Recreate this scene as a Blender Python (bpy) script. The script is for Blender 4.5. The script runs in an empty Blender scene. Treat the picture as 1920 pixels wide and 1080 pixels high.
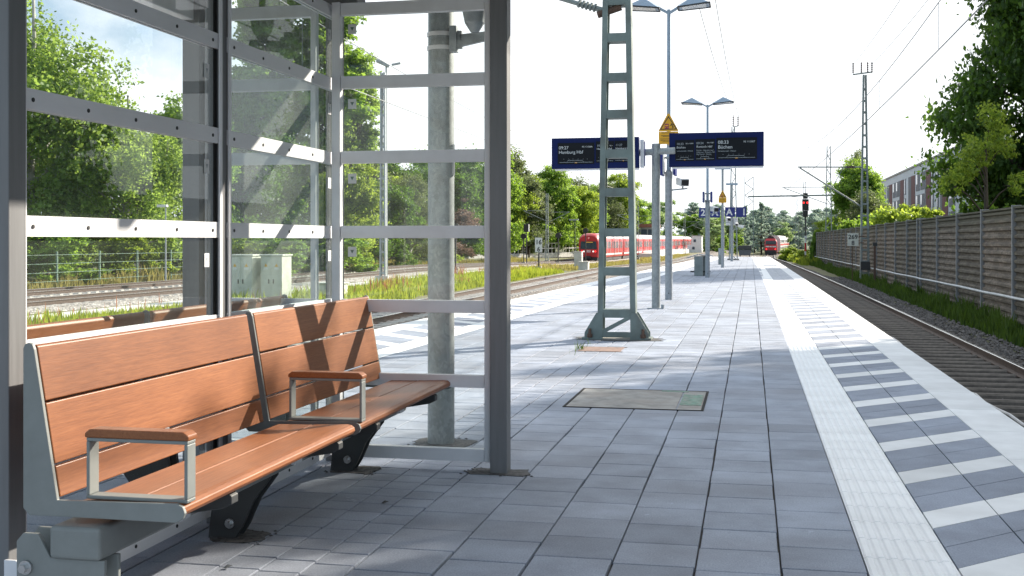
import bpy, bmesh, math, random
import numpy as np
from mathutils import Vector, Matrix

random.seed(7)
R = math.radians
sc = bpy.context.scene
COL = sc.collection
PI = math.pi

# ------------------------------------------------------------------ nodes / materials
def newmat(name):
    m = bpy.data.materials.new(name); m.use_nodes = True
    nt = m.node_tree; nt.nodes.clear()
    out = nt.nodes.new('ShaderNodeOutputMaterial')
    return m, nt, out

def N(nt, t, **kw):
    n = nt.nodes.new(t)
    for k, v in kw.items():
        if k.startswith('i_'): n.inputs[k[2:].replace('_', ' ')].default_value = v
        else: setattr(n, k, v)
    return n

def ramp(nt, fac, stops):
    r = nt.nodes.new('ShaderNodeValToRGB')
    el = r.color_ramp.elements
    while len(el) < len(stops): el.new(0.5)
    for e, (p, c) in zip(el, stops):
        e.position = p; e.color = (*c, 1) if len(c) == 3 else c
    nt.links.new(fac, r.inputs['Fac'])
    return r.outputs['Color']

def mul(c, k): return tuple(min(1, x*k) for x in c)

def surf(name, col, rough=0.5, metal=0.0, scale=6.0, var=0.12, bump=0.0, bscale=60.0, stretch=(1, 1, 1),
         attr=None, coat=0.0, dirt=None, dirt_scale=2.0, dirt_amt=0.5, spec=0.5, emit=0.0, detail=6, speck=False):
    m, nt, out = newmat(name)
    b = N(nt, 'ShaderNodeBsdfPrincipled')
    tc = N(nt, 'ShaderNodeTexCoord'); mp = N(nt, 'ShaderNodeMapping'); mp.inputs['Scale'].default_value = stretch
    nt.links.new(tc.outputs['Object'], mp.inputs['Vector'])
    nz = N(nt, 'ShaderNodeTexNoise'); nz.inputs['Scale'].default_value = scale; nz.inputs['Detail'].default_value = detail
    nz.inputs['Roughness'].default_value = 0.6
    nt.links.new(mp.outputs['Vector'], nz.inputs['Vector'])
    c = ramp(nt, nz.outputs['Fac'], [(0.28, mul(col, 1-var*1.6)), (0.5, col), (0.74, mul(col, 1+var*1.6))])
    if dirt:
        n2 = N(nt, 'ShaderNodeTexNoise'); n2.inputs['Scale'].default_value = dirt_scale; n2.inputs['Detail'].default_value = 8
        nt.links.new(tc.outputs['Object'], n2.inputs['Vector'])
        f = ramp(nt, n2.outputs['Fac'], [(0.45, (0, 0, 0)), (0.68, (dirt_amt,)*3)])
        mx = N(nt, 'ShaderNodeMixRGB'); nt.links.new(f, mx.inputs['Fac']); nt.links.new(c, mx.inputs[1]); mx.inputs[2].default_value = (*dirt, 1)
        c = mx.outputs['Color']
    if speck:
        n4 = N(nt, 'ShaderNodeTexNoise'); n4.inputs['Scale'].default_value = 130; n4.inputs['Detail'].default_value = 2
        nt.links.new(tc.outputs['Object'], n4.inputs['Vector'])
        f4 = ramp(nt, n4.outputs['Fac'], [(0.3, (0.80, 0.80, 0.80)), (0.7, (1.16, 1.16, 1.16))])
        m4 = N(nt, 'ShaderNodeMixRGB', blend_type='MULTIPLY'); m4.inputs['Fac'].default_value = 0.8
        nt.links.new(c, m4.inputs[1]); nt.links.new(f4, m4.inputs[2]); c = m4.outputs['Color']
        for sc_, lo, hi, colr, amt in ((5.5, 0.70, 0.73, mul(col, 1.75), 0.55), (3.1, 0.69, 0.75, mul(col, 0.45), 0.6), (1.1, 0.56, 0.75, mul(col, 0.62), 0.5)):
            n5 = N(nt, 'ShaderNodeTexNoise'); n5.inputs['Scale'].default_value = sc_; n5.inputs['Detail'].default_value = 5; n5.inputs['Roughness'].default_value = 0.6; n5.inputs['Distortion'].default_value = 0.6
            nt.links.new(tc.outputs['Object'], n5.inputs['Vector'])
            f5 = ramp(nt, n5.outputs['Fac'], [(lo, (0, 0, 0)), (hi, (amt,)*3)])
            m5 = N(nt, 'ShaderNodeMixRGB'); nt.links.new(f5, m5.inputs['Fac']); nt.links.new(c, m5.inputs[1]); m5.inputs[2].default_value = (*colr, 1); c = m5.outputs['Color']
    if attr:
        a = N(nt, 'ShaderNodeAttribute', attribute_name=attr)
        mx = N(nt, 'ShaderNodeMixRGB', blend_type='MULTIPLY'); mx.inputs['Fac'].default_value = 1
        nt.links.new(c, mx.inputs[1]); nt.links.new(a.outputs['Color'], mx.inputs[2]); c = mx.outputs['Color']
    nt.links.new(c, b.inputs['Base Color'])
    rr = N(nt, 'ShaderNodeMapRange'); rr.inputs['To Min'].default_value = max(0.02, rough-0.1); rr.inputs['To Max'].default_value = min(1, rough+0.1)
    nt.links.new(nz.outputs['Fac'], rr.inputs['Value']); nt.links.new(rr.outputs['Result'], b.inputs['Roughness'])
    b.inputs['Metallic'].default_value = metal
    b.inputs['Specular IOR Level'].default_value = spec
    if coat: b.inputs['Coat Weight'].default_value = coat; b.inputs['Coat Roughness'].default_value = 0.15
    if emit: b.inputs['Emission Color'].default_value = (*col, 1); b.inputs['Emission Strength'].default_value = emit
    if bump:
        nb = N(nt, 'ShaderNodeTexNoise'); nb.inputs['Scale'].default_value = bscale; nb.inputs['Detail'].default_value = 4
        nt.links.new(mp.outputs['Vector'], nb.inputs['Vector'])
        bp = N(nt, 'ShaderNodeBump'); bp.inputs['Strength'].default_value = bump; bp.inputs['Distance'].default_value = 0.01
        nt.links.new(nb.outputs['Fac'], bp.inputs['Height']); nt.links.new(bp.outputs['Normal'], b.inputs['Normal'])
    nt.links.new(b.outputs['BSDF'], out.inputs['Surface'])
    return m

def glass_mat(name, tint=(0.93, 0.97, 0.96), dust_haze=0.05):
    m, nt, out = newmat(name)
    tr = N(nt, 'ShaderNodeBsdfTransparent'); tr.inputs['Color'].default_value = (*tint, 1)
    gl = N(nt, 'ShaderNodeBsdfGlossy'); gl.inputs['Roughness'].default_value = 0.01; gl.inputs['Color'].default_value = (1, 1, 1, 1)
    lw = N(nt, 'ShaderNodeLayerWeight'); lw.inputs['Blend'].default_value = 0.5
    pw = N(nt, 'ShaderNodeMath', operation='POWER'); pw.inputs[1].default_value = 4.5
    nt.links.new(lw.outputs['Facing'], pw.inputs[0])
    fm = N(nt, 'ShaderNodeMath', operation='MULTIPLY_ADD'); fm.inputs[1].default_value = 0.6; fm.inputs[2].default_value = 0.04
    nt.links.new(pw.outputs[0], fm.inputs[0])
    mx = N(nt, 'ShaderNodeMixShader'); nt.links.new(fm.outputs[0], mx.inputs['Fac'])
    nt.links.new(tr.outputs[0], mx.inputs[1]); nt.links.new(gl.outputs[0], mx.inputs[2])
    df = N(nt, 'ShaderNodeBsdfDiffuse'); df.inputs['Color'].default_value = (0.62, 0.68, 0.66, 1)
    tl = N(nt, 'ShaderNodeBsdfTranslucent'); tl.inputs['Color'].default_value = (0.62, 0.68, 0.66, 1)
    ad = N(nt, 'ShaderNodeMixShader'); ad.inputs['Fac'].default_value = 0.35
    nt.links.new(df.outputs[0], ad.inputs[1]); nt.links.new(tl.outputs[0], ad.inputs[2])
    tc = N(nt, 'ShaderNodeTexCoord'); nz = N(nt, 'ShaderNodeTexNoise'); nz.inputs['Scale'].default_value = 2.2; nz.inputs['Detail'].default_value = 10
    nt.links.new(tc.outputs['Object'], nz.inputs['Vector'])
    r = ramp(nt, nz.outputs['Fac'], [(0.3, (dust_haze*0.5,)*3), (0.75, (dust_haze*1.6,)*3)])
    m2 = N(nt, 'ShaderNodeMixShader'); nt.links.new(r, m2.inputs['Fac'])
    nt.links.new(mx.outputs[0], m2.inputs[1]); nt.links.new(ad.outputs[0], m2.inputs[2])
    nt.links.new(m2.outputs[0], out.inputs['Surface'])
    return m

def leaf_mat(name, dark, light, trans, tfac=0.45):
    m, nt, out = newmat(name)
    a = N(nt, 'ShaderNodeAttribute', attribute_name='var')
    c = ramp(nt, a.outputs['Fac'], [(0.0, dark), (1.0, light)])
    t = ramp(nt, a.outputs['Fac'], [(0.0, mul(trans, 0.55)), (1.0, trans)])
    b = N(nt, 'ShaderNodeBsdfPrincipled'); b.inputs['Roughness'].default_value = 0.5; b.inputs['Specular IOR Level'].default_value = 0.3
    nt.links.new(c, b.inputs['Base Color'])
    tl = N(nt, 'ShaderNodeBsdfTranslucent'); nt.links.new(t, tl.inputs['Color'])
    mx = N(nt, 'ShaderNodeMixShader'); mx.inputs['Fac'].default_value = tfac
    nt.links.new(b.outputs[0], mx.inputs[1]); nt.links.new(tl.outputs[0], mx.inputs[2])
    nt.links.new(mx.outputs[0], out.inputs['Surface'])
    return m

def wood_mat(name):
    m, nt, out = newmat(name)
    b = N(nt, 'ShaderNodeBsdfPrincipled')
    tc = N(nt, 'ShaderNodeTexCoord'); mp = N(nt, 'ShaderNodeMapping'); mp.inputs['Scale'].default_value = (26, 0.4, 26)
    nt.links.new(tc.outputs['Object'], mp.inputs['Vector'])
    n1 = N(nt, 'ShaderNodeTexNoise'); n1.inputs['Scale'].default_value = 4; n1.inputs['Detail'].default_value = 9; n1.inputs['Roughness'].default_value = 0.65
    nt.links.new(mp.outputs['Vector'], n1.inputs['Vector'])
    mp2 = N(nt, 'ShaderNodeMapping'); mp2.inputs['Scale'].default_value = (60, 3.0, 60)
    nt.links.new(tc.outputs['Object'], mp2.inputs['Vector'])
    n2 = N(nt, 'ShaderNodeTexNoise'); n2.inputs['Scale'].default_value = 5; n2.inputs['Detail'].default_value = 5
    nt.links.new(mp2.outputs['Vector'], n2.inputs['Vector'])
    n3 = N(nt, 'ShaderNodeTexNoise'); n3.inputs['Scale'].default_value = 2.2; n3.inputs['Detail'].default_value = 3
    nt.links.new(tc.outputs['Object'], n3.inputs['Vector'])
    c1 = ramp(nt, n1.outputs['Fac'], [(0.25, (0.255, 0.088, 0.029)), (0.5, (0.325, 0.118, 0.040)), (0.75, (0.385, 0.150, 0.054))])
    c2 = ramp(nt, n2.outputs['Fac'], [(0.36, (0.74, 0.68, 0.64)), (0.6, (1, 1, 1))])
    c3 = ramp(nt, n3.outputs['Fac'], [(0.32, (0.72, 0.66, 0.62)), (0.62, (1.0, 1.0, 1.0))])
    mx = N(nt, 'ShaderNodeMixRGB', blend_type='MULTIPLY'); mx.inputs['Fac'].default_value = 0.75
    nt.links.new(c1, mx.inputs[1]); nt.links.new(c2, mx.inputs[2])
    oi = N(nt, 'ShaderNodeObjectInfo'); vm = N(nt, 'ShaderNodeVectorMath', operation='MULTIPLY_ADD'); vm.inputs[1].default_value = (0, 0, 0)
    rv = N(nt, 'ShaderNodeMath', operation='MULTIPLY'); rv.inputs[1].default_value = 37.0; nt.links.new(oi.outputs['Random'], rv.inputs[0])
    cv = N(nt, 'ShaderNodeCombineXYZ'); nt.links.new(rv.outputs[0], cv.inputs[0]); nt.links.new(rv.outputs[0], cv.inputs[1])
    for mm in (mp, mp2): nt.links.new(cv.outputs[0], mm.inputs['Location'])
    m3 = N(nt, 'ShaderNodeMixRGB', blend_type='MULTIPLY'); m3.inputs['Fac'].default_value = 0.8
    nt.links.new(mx.outputs[0], m3.inputs[1]); nt.links.new(c3, m3.inputs[2])
    tv = ramp(nt, oi.outputs['Random'], [(0.0, (0.84, 0.80, 0.77)), (1.0, (1.1, 1.1, 1.1))])
    m6 = N(nt, 'ShaderNodeMixRGB', blend_type='MULTIPLY'); m6.inputs['Fac'].default_value = 1.0
    nt.links.new(m3.outputs[0], m6.inputs[1]); nt.links.new(tv, m6.inputs[2])
    nt.links.new(m6.outputs[0], b.inputs['Base Color'])
    b.inputs['Roughness'].default_value = 0.42
    b.inputs['Specular IOR Level'].default_value = 0.45
    bp = N(nt, 'ShaderNodeBump'); bp.inputs['Strength'].default_value = 0.12; bp.inputs['Distance'].default_value = 0.002
    nt.links.new(n2.outputs['Fac'], bp.inputs['Height']); nt.links.new(bp.outputs['Normal'], b.inputs['Normal'])
    nt.links.new(b.outputs[0], out.inputs['Surface'])
    return m

def galv_mat(name, col=(0.36, 0.385, 0.39)):
    m, nt, out = newmat(name)
    b = N(nt, 'ShaderNodeBsdfPrincipled')
    tc = N(nt, 'ShaderNodeTexCoord')
    v = N(nt, 'ShaderNodeTexVoronoi'); v.inputs['Scale'].default_value = 55
    nz = N(nt, 'ShaderNodeTexNoise'); nz.inputs['Scale'].default_value = 7; nz.inputs['Detail'].default_value = 6
    mp = N(nt, 'ShaderNodeMapping'); mp.inputs['Scale'].default_value = (1, 1, 0.7)
    nt.links.new(tc.outputs['Object'], mp.inputs['Vector'])
    nt.links.new(mp.outputs[0], nz.inputs['Vector'])
    mx0 = N(nt, 'ShaderNodeVectorMath', operation='MULTIPLY_ADD'); mx0.inputs[1].default_value = (0.12, 0.12, 0.12)
    nt.links.new(nz.outputs['Color'], mx0.inputs[0]); nt.links.new(mp.outputs[0], mx0.inputs[2])
    nt.links.new(mx0.outputs[0], v.inputs['Vector'])
    c = ramp(nt, v.outputs['Color'], [(0.2, mul(col, 0.88)), (0.55, col), (0.85, mul(col, 1.13))])
    c2 = ramp(nt, nz.outputs['Fac'], [(0.35, (0.78, 0.8, 0.8)), (0.65, (1, 1, 1))])
    mx = N(nt, 'ShaderNodeMixRGB', blend_type='MULTIPLY'); mx.inputs['Fac'].default_value = 1
    nt.links.new(c, mx.inputs[1]); nt.links.new(c2, mx.inputs[2])
    nt.links.new(mx.outputs[0], b.inputs['Base Color'])
    b.inputs['Metallic'].default_value = 0.35; b.inputs['Roughness'].default_value = 0.5
    nt.links.new(b.outputs[0], out.inputs['Surface'])
    return m

def ballast_mat(name, dark, light, vscale=16):
    m, nt, out = newmat(name)
    b = N(nt, 'ShaderNodeBsdfPrincipled'); b.inputs['Roughness'].default_value = 0.9
    tc = N(nt, 'ShaderNodeTexCoord')
    v = N(nt, 'ShaderNodeTexVoronoi'); v.inputs['Scale'].default_value = vscale
    nz = N(nt, 'ShaderNodeTexNoise'); nz.inputs['Scale'].default_value = 1.2; nz.inputs['Detail'].default_value = 6
    nt.links.new(tc.outputs['Object'], v.inputs['Vector']); nt.links.new(tc.outputs['Object'], nz.inputs['Vector'])
    sep = N(nt, 'ShaderNodeSeparateColor'); nt.links.new(v.outputs['Color'], sep.inputs[0])
    c = ramp(nt, sep.outputs[0], [(0.05, mul(dark, 0.6)), (0.45, dark), (0.95, light)])
    c2 = ramp(nt, nz.outputs['Fac'], [(0.35, (0.7, 0.68, 0.66)), (0.65, (1.1, 1.08, 1.05))])
    mx = N(nt, 'ShaderNodeMixRGB', blend_type='MULTIPLY'); mx.inputs['Fac'].default_value = 1
    nt.links.new(c, mx.inputs[1]); nt.links.new(c2, mx.inputs[2])
    e = ramp(nt, v.outputs['Distance'], [(0.25, (1, 1, 1)), (0.75, (0.3, 0.3, 0.3))])
    m2 = N(nt, 'ShaderNodeMixRGB', blend_type='MULTIPLY'); m2.inputs['Fac'].default_value = 0.8
    nt.links.new(mx.outputs[0], m2.inputs[1]); nt.links.new(e, m2.inputs[2])
    nt.links.new(m2.outputs[0], b.inputs['Base Color'])
    bp = N(nt, 'ShaderNodeBump'); bp.inputs['Strength'].default_value = 1.0; bp.inputs['Distance'].default_value = 0.05
    bp.invert = True
    nt.links.new(v.outputs['Distance'], bp.inputs['Height']); nt.links.new(bp.outputs['Normal'], b.inputs['Normal'])
    nt.links.new(b.outputs[0], out.inputs['Surface'])
    return m

def barrier_mat(name):
    m, nt, out = newmat(name)
    b = N(nt, 'ShaderNodeBsdfPrincipled'); b.inputs['Roughness'].default_value = 0.85
    tc = N(nt, 'ShaderNodeTexCoord')
    mp = N(nt, 'ShaderNodeMapping'); mp.inputs['Scale'].default_value = (1, 0.5, 5)
    nt.links.new(tc.outputs['Object'], mp.inputs['Vector'])
    n1 = N(nt, 'ShaderNodeTexNoise'); n1.inputs['Scale'].default_value = 3; n1.inputs['Detail'].default_value = 10; n1.inputs['Roughness'].default_value = 0.7
    nt.links.new(mp.outputs[0], n1.inputs['Vector'])
    mp2 = N(nt, 'ShaderNodeMapping'); mp2.inputs['Scale'].default_value = (1, 9, 0.6)
    nt.links.new(tc.outputs['Object'], mp2.inputs['Vector'])
    n2 = N(nt, 'ShaderNodeTexNoise'); n2.inputs['Scale'].default_value = 2; n2.inputs['Detail'].default_value = 8
    nt.links.new(mp2.outputs[0], n2.inputs['Vector'])
    c = ramp(nt, n1.outputs['Fac'], [(0.3, (0.075, 0.06, 0.046)), (0.5, (0.185, 0.15, 0.12)), (0.7, (0.37, 0.31, 0.26))])
    oi = N(nt, 'ShaderNodeObjectInfo'); rv = N(nt, 'ShaderNodeMath', operation='MULTIPLY'); rv.inputs[1].default_value = 61.0; nt.links.new(oi.outputs['Random'], rv.inputs[0])
    cv = N(nt, 'ShaderNodeCombineXYZ'); nt.links.new(rv.outputs[0], cv.inputs[0]); nt.links.new(rv.outputs[0], cv.inputs[1])
    for mm in (mp, mp2): nt.links.new(cv.outputs[0], mm.inputs['Location'])
    c2 = ramp(nt, n2.outputs['Fac'], [(0.38, (0.42, 0.42, 0.36)), (0.62, (1.1, 1.1, 1.1))])
    mx = N(nt, 'ShaderNodeMixRGB', blend_type='MULTIPLY'); mx.inputs['Fac'].default_value = 0.8
    nt.links.new(c, mx.inputs[1]); nt.links.new(c2, mx.inputs[2])
    tv = ramp(nt, oi.outputs['Random'], [(0.0, (0.72, 0.74, 0.70)), (1.0, (1.15, 1.12, 1.1))])
    m6 = N(nt, 'ShaderNodeMixRGB', blend_type='MULTIPLY'); m6.inputs['Fac'].default_value = 1.0
    nt.links.new(mx.outputs[0], m6.inputs[1]); nt.links.new(tv, m6.inputs[2])
    # moss and run-off below the top edge
    sx = N(nt, 'ShaderNodeSeparateXYZ'); nt.links.new(tc.outputs['Object'], sx.inputs[0])
    mr = N(nt, 'ShaderNodeMapRange'); mr.inputs['From Min'].default_value = -0.9; mr.inputs['From Max'].default_value = 0.0; mr.inputs['To Min'].default_value = -0.25; mr.inputs['To Max'].default_value = 0.35
    nt.links.new(sx.outputs[2], mr.inputs['Value'])
    am = N(nt, 'ShaderNodeMath', operation='ADD'); nt.links.new(mr.outputs[0], am.inputs[0]); nt.links.new(n2.outputs['Fac'], am.inputs[1])
    mf = ramp(nt, am.outputs[0], [(0.52, (0, 0, 0)), (0.78, (0.75,)*3)])
    m7 = N(nt, 'ShaderNodeMixRGB'); nt.links.new(mf, m7.inputs['Fac']); nt.links.new(m6.outputs[0], m7.inputs[1]); m7.inputs[2].default_value = (0.075, 0.078, 0.048, 1)
    nt.links.new(m7.outputs[0], b.inputs['Base Color'])
    nt.links.new(b.outputs[0], out.inputs['Surface'])
    return m

M = {}
M['paver'] = surf('paver', (0.30, 0.335, 0.405), 0.82, scale=2.5, var=0.16, bump=0.35, bscale=220, attr='var', dirt=(0.22, 0.225, 0.25), dirt_scale=0.8, dirt_amt=0.45, speck=True)
M['paver_dark'] = surf('paver_dark', (0.285, 0.32, 0.395), 0.82, speck=True, scale=2.5, var=0.14, bump=0.35, bscale=220, attr='var')
M['joint'] = surf('joint', (0.085, 0.08, 0.072), 0.95, scale=9, var=0.4, bump=0.5)
M['white_tile'] = surf('white_tile', (0.84, 0.85, 0.86), 0.75, scale=3, var=0.04, attr='var', dirt=(0.66, 0.66, 0.65), dirt_scale=2.5, dirt_amt=0.35)
M['edge_tile'] = surf('edge_tile', (0.74, 0.75, 0.76), 0.8, scale=3, var=0.07, attr='var', dirt=(0.56, 0.56, 0.56), dirt_scale=2.0, dirt_amt=0.4)
M['concrete'] = surf('concrete', (0.36, 0.34, 0.31), 0.9, scale=3, var=0.2, bump=0.3, bscale=90, dirt=(0.2, 0.19, 0.17))
M['pale_concrete'] = surf('pale_concrete', (0.62, 0.61, 0.58), 0.9, scale=2, var=0.15)
M['slab'] = surf('slab', (0.315, 0.305, 0.29), 0.9, scale=5, var=0.25, bump=0.4, bscale=120, dirt=(0.25, 0.21, 0.18), dirt_scale=3)
M['alu'] = surf('alu', (0.82, 0.825, 0.85), 0.45, metal=0.0, scale=5, var=0.05, stretch=(1, 0.3, 1))
M['post'] = surf('post', (0.19, 0.192, 0.198), 0.48, metal=0.1, scale=6, var=0.08, stretch=(6, 6, 0.4))
M['bench_grey'] = surf('bench_grey', (0.215, 0.23, 0.222), 0.5, scale=12, var=0.06)
M['bench_grey_shaded'] = surf('bench_grey_shaded', (0.13, 0.14, 0.14), 0.5, scale=12, var=0.06)  # darker bench grey: shade on the centre plate painted into its colour
M['bench_dark'] = surf('bench_dark', (0.04, 0.043, 0.045), 0.55, scale=12, var=0.1)
M['wood'] = wood_mat('wood')
M['steel'] = surf('steel', (0.5, 0.5, 0.5), 0.3, metal=0.9, scale=20, var=0.1)
M['galv'] = galv_mat('galv')
M['galv_small'] = surf('galv_small', (0.33, 0.36, 0.385), 0.5, metal=0.25, scale=14, var=0.16)
M['mast_green'] = surf('mast_green', (0.185, 0.235, 0.222), 0.55, scale=4, var=0.14, dirt=(0.10, 0.10, 0.085), dirt_scale=3, dirt_amt=0.6)
M['mast_far'] = surf('mast_far', (0.24, 0.275, 0.27), 0.6, scale=4, var=0.14)
M['rust'] = surf('rust', (0.12, 0.075, 0.055), 0.85, scale=20, var=0.35, bump=0.3)
M['lid_rust'] = surf('lid_rust', (0.24, 0.16, 0.13), 0.85, scale=16, var=0.3)
M['green_paint'] = surf('green_paint', (0.12, 0.235, 0.18), 0.7, scale=20, var=0.35, dirt=(0.27, 0.25, 0.23), dirt_scale=24, dirt_amt=0.9)
M['black'] = surf('black', (0.018, 0.018, 0.02), 0.5, scale=10, var=0.2)
M['black_rubber'] = surf('black_rubber', (0.012, 0.012, 0.012), 0.6, scale=10, var=0.2)
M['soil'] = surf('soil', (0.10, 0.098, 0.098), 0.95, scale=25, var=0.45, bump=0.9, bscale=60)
M['insulator'] = surf('insulator', (0.10, 0.06, 0.05), 0.25, scale=8, var=0.1)
M['wire'] = surf('wire', (0.28, 0.29, 0.30), 0.5, metal=0.3, scale=3, var=0.1)
M['blue'] = surf('blue', (0.004, 0.013, 0.085), 0.6, scale=4, var=0.06, spec=0.2)
M['sign_blue'] = surf('sign_blue', (0.012, 0.022, 0.18), 0.4, scale=4, var=0.06)
M['screen'] = surf('screen', (0.005, 0.007, 0.011), 0.5, scale=3, var=0.15, spec=0.2)
M['text_white'] = surf('text_white', (0.62, 0.66, 0.68), 0.5, scale=5, var=0.03, emit=0.0)
M['text_dim'] = surf('text_dim', (0.38, 0.43, 0.46), 0.5, scale=5, var=0.03)
M['text_orange'] = surf('text_orange', (0.75, 0.38, 0.05), 0.5, scale=5, var=0.03, emit=0.3)
M['yellow'] = surf('yellow', (0.78, 0.40, 0.012), 0.45, scale=5, var=0.05)
M['magenta'] = surf('magenta', (0.28, 0.02, 0.09), 0.5, scale=5, var=0.05)
M['white'] = surf('white', (0.72, 0.73, 0.73), 0.5, scale=3, var=0.06)
M['offwhite'] = surf('offwhite', (0.62, 0.63, 0.56), 0.55, scale=3, var=0.08, dirt=(0.4, 0.4, 0.33), dirt_scale=2, dirt_amt=0.35)
M['lamp_glass'] = surf('lamp_glass', (0.75, 0.78, 0.8), 0.2, scale=4, var=0.05)
M['lamp_blue'] = surf('lamp_blue', (0.33, 0.42, 0.52), 0.4, metal=0.1, scale=5, var=0.06)
M['glass'] = glass_mat('glass', (0.945, 0.975, 0.965), 0.05)
M['glass_hazy'] = glass_mat('glass_hazy', (0.90, 0.97, 0.96), 0.15)  # second pane: stronger milky film paints in its haze and reflection
M['train_red'] = surf('train_red', (0.46, 0.012, 0.02), 0.4, scale=2, var=0.08, coat=0.3)
M['train_white'] = surf('train_white', (0.62, 0.60, 0.60), 0.45, scale=2, var=0.06)
M['train_glass'] = surf('train_glass', (0.05, 0.07, 0.09), 0.12, scale=2, var=0.2)
M['train_window'] = surf('train_window', (0.22, 0.23, 0.27), 0.15, scale=2, var=0.2)
M['train_dark'] = surf('train_dark', (0.035, 0.035, 0.038), 0.7, scale=3, var=0.3)
M['train_roof'] = surf('train_roof', (0.48, 0.48, 0.49), 0.5, scale=2, var=0.1)
M['red_light'] = surf('red_light', (1.0, 0.03, 0.03), 0.4, emit=2.0, scale=3, var=0.02)
M['white_light'] = surf('white_light', (0.9, 0.9, 0.85), 0.4, emit=1.0, scale=3, var=0.02)
M['red'] = surf('red', (0.55, 0.02, 0.02), 0.5, scale=3, var=0.06)
M['barrier'] = barrier_mat('barrier')
M['barrier_post'] = surf('barrier_post', (0.25, 0.255, 0.26), 0.6, metal=0.2, scale=5, var=0.15, stretch=(3, 3, 0.5))
M['pipe'] = surf('pipe', (0.62, 0.62, 0.62), 0.5, scale=3, var=0.15)
M['ballast'] = ballast_mat('ballast', (0.10, 0.085, 0.075), (0.26, 0.24, 0.22), 15)
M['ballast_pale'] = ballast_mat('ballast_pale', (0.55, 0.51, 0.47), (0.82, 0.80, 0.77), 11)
M['ballast_mid'] = ballast_mat('ballast_mid', (0.25, 0.22, 0.195), (0.56, 0.52, 0.48), 11)
M['rail'] = surf('rail', (0.085, 0.058, 0.045), 0.75, scale=12, var=0.25)
M['rail_head'] = surf('rail_head', (0.62, 0.62, 0.62), 0.22, metal=0.9, scale=8, var=0.1, stretch=(1, 0.05, 1))
M['sleeper'] = surf('sleeper', (0.105, 0.092, 0.08), 0.85, scale=6, var=0.3, bump=0.2)
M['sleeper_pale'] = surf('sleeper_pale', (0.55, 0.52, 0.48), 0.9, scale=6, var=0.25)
M['ground'] = surf('ground', (0.13, 0.135, 0.06), 0.95, scale=0.25, var=0.4, dirt=(0.22, 0.17, 0.09), dirt_scale=0.08, dirt_amt=0.7, detail=10)
M['bark'] = surf('bark', (0.07, 0.055, 0.042), 0.9, scale=8, var=0.35, bump=0.6, bscale=20, stretch=(4, 4, 0.8))
M['bark_birch'] = surf('bark_birch', (0.42, 0.41, 0.38), 0.8, scale=3, var=0.3, dirt=(0.05, 0.045, 0.04), dirt_scale=6, dirt_amt=0.9)
M['facade'] = surf('facade', (0.60, 0.63, 0.68), 0.8, scale=1, var=0.05)
M['facade_red'] = surf('facade_red', (0.10, 0.02, 0.024), 0.7, scale=1, var=0.1)
M['facade_grey'] = surf('facade_grey', (0.06, 0.078, 0.108), 0.6, scale=1, var=0.1)
M['facade_glass'] = surf('facade_glass', (0.10, 0.13, 0.16), 0.08, scale=0.6, var=0.3)
M['brown_hut'] = surf('brown_hut', (0.10, 0.08, 0.06), 0.9, scale=2, var=0.25)
M['teal'] = surf('teal', (0.24, 0.36, 0.35), 0.7, scale=3, var=0.15, dirt=(0.45, 0.5, 0.48), dirt_scale=3, dirt_amt=0.4)
M['container'] = surf('container', (0.10, 0.115, 0.13), 0.6, scale=3, var=0.1)
M['roof_red'] = surf('roof_red', (0.30, 0.12, 0.09), 0.8, scale=1, var=0.2)
M['plaster_grey'] = surf('plaster_grey', (0.40, 0.39, 0.37), 0.85, scale=1, var=0.1)
M['leaf_birch'] = leaf_mat('leaf_birch', (0.05, 0.115, 0.026), (0.20, 0.31, 0.075), (0.52, 0.72, 0.13), 0.5)
M['leaf_dark'] = leaf_mat('leaf_dark', (0.025, 0.06, 0.016), (0.085, 0.16, 0.034), (0.22, 0.40, 0.045), 0.42)
M['leaf_mid'] = leaf_mat('leaf_mid', (0.05, 0.12, 0.025), (0.17, 0.30, 0.055), (0.48, 0.72, 0.09), 0.5)
M['leaf_fresh'] = leaf_mat('leaf_fresh', (0.06, 0.12, 0.02), (0.18, 0.28, 0.04), (0.58, 0.74, 0.09), 0.52)
M['leaf_grey'] = leaf_mat('leaf_grey', (0.07, 0.10, 0.05), (0.19, 0.22, 0.12), (0.34, 0.42, 0.15), 0.4)
M['leaf_haze'] = leaf_mat('leaf_haze', (0.20, 0.30, 0.16), (0.36, 0.50, 0.24), (0.56, 0.72, 0.28), 0.48)  # paler far leaves, distance haze mixed into the colour
M['leaf_haze_blue'] = leaf_mat('leaf_haze_blue', (0.32, 0.42, 0.40), (0.46, 0.57, 0.48), (0.50, 0.62, 0.46), 0.45)  # bluish pale leaves: thicker distance haze painted into the colour
M['leaf_plum'] = leaf_mat('leaf_plum', (0.09, 0.055, 0.045), (0.24, 0.17, 0.13), (0.34, 0.22, 0.16), 0.4)
M['grass_bright'] = leaf_mat('grass_bright', (0.10, 0.17, 0.02), (0.24, 0.33, 0.045), (0.50, 0.58, 0.06), 0.5)
M['grass_dark'] = leaf_mat('grass_dark', (0.025, 0.06, 0.012), (0.085, 0.15, 0.03), (0.16, 0.27, 0.03), 0.4)
M['grass_dry'] = leaf_mat('grass_dry', (0.20, 0.19, 0.06), (0.38, 0.34, 0.13), (0.48, 0.42, 0.12), 0.4)
M['sorrel'] = leaf_mat('sorrel', (0.30, 0.10, 0.05), (0.48, 0.22, 0.12), (0.5, 0.2, 0.1), 0.4)
M['skin'] = surf('skin', (0.5, 0.3, 0.22), 0.6, scale=5, var=0.05)
M['cloth'] = surf('cloth', (0.015, 0.015, 0.02), 0.8, scale=8, var=0.2)
M['hair'] = surf('hair', (0.05, 0.03, 0.02), 0.7, scale=8, var=0.2)

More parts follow.
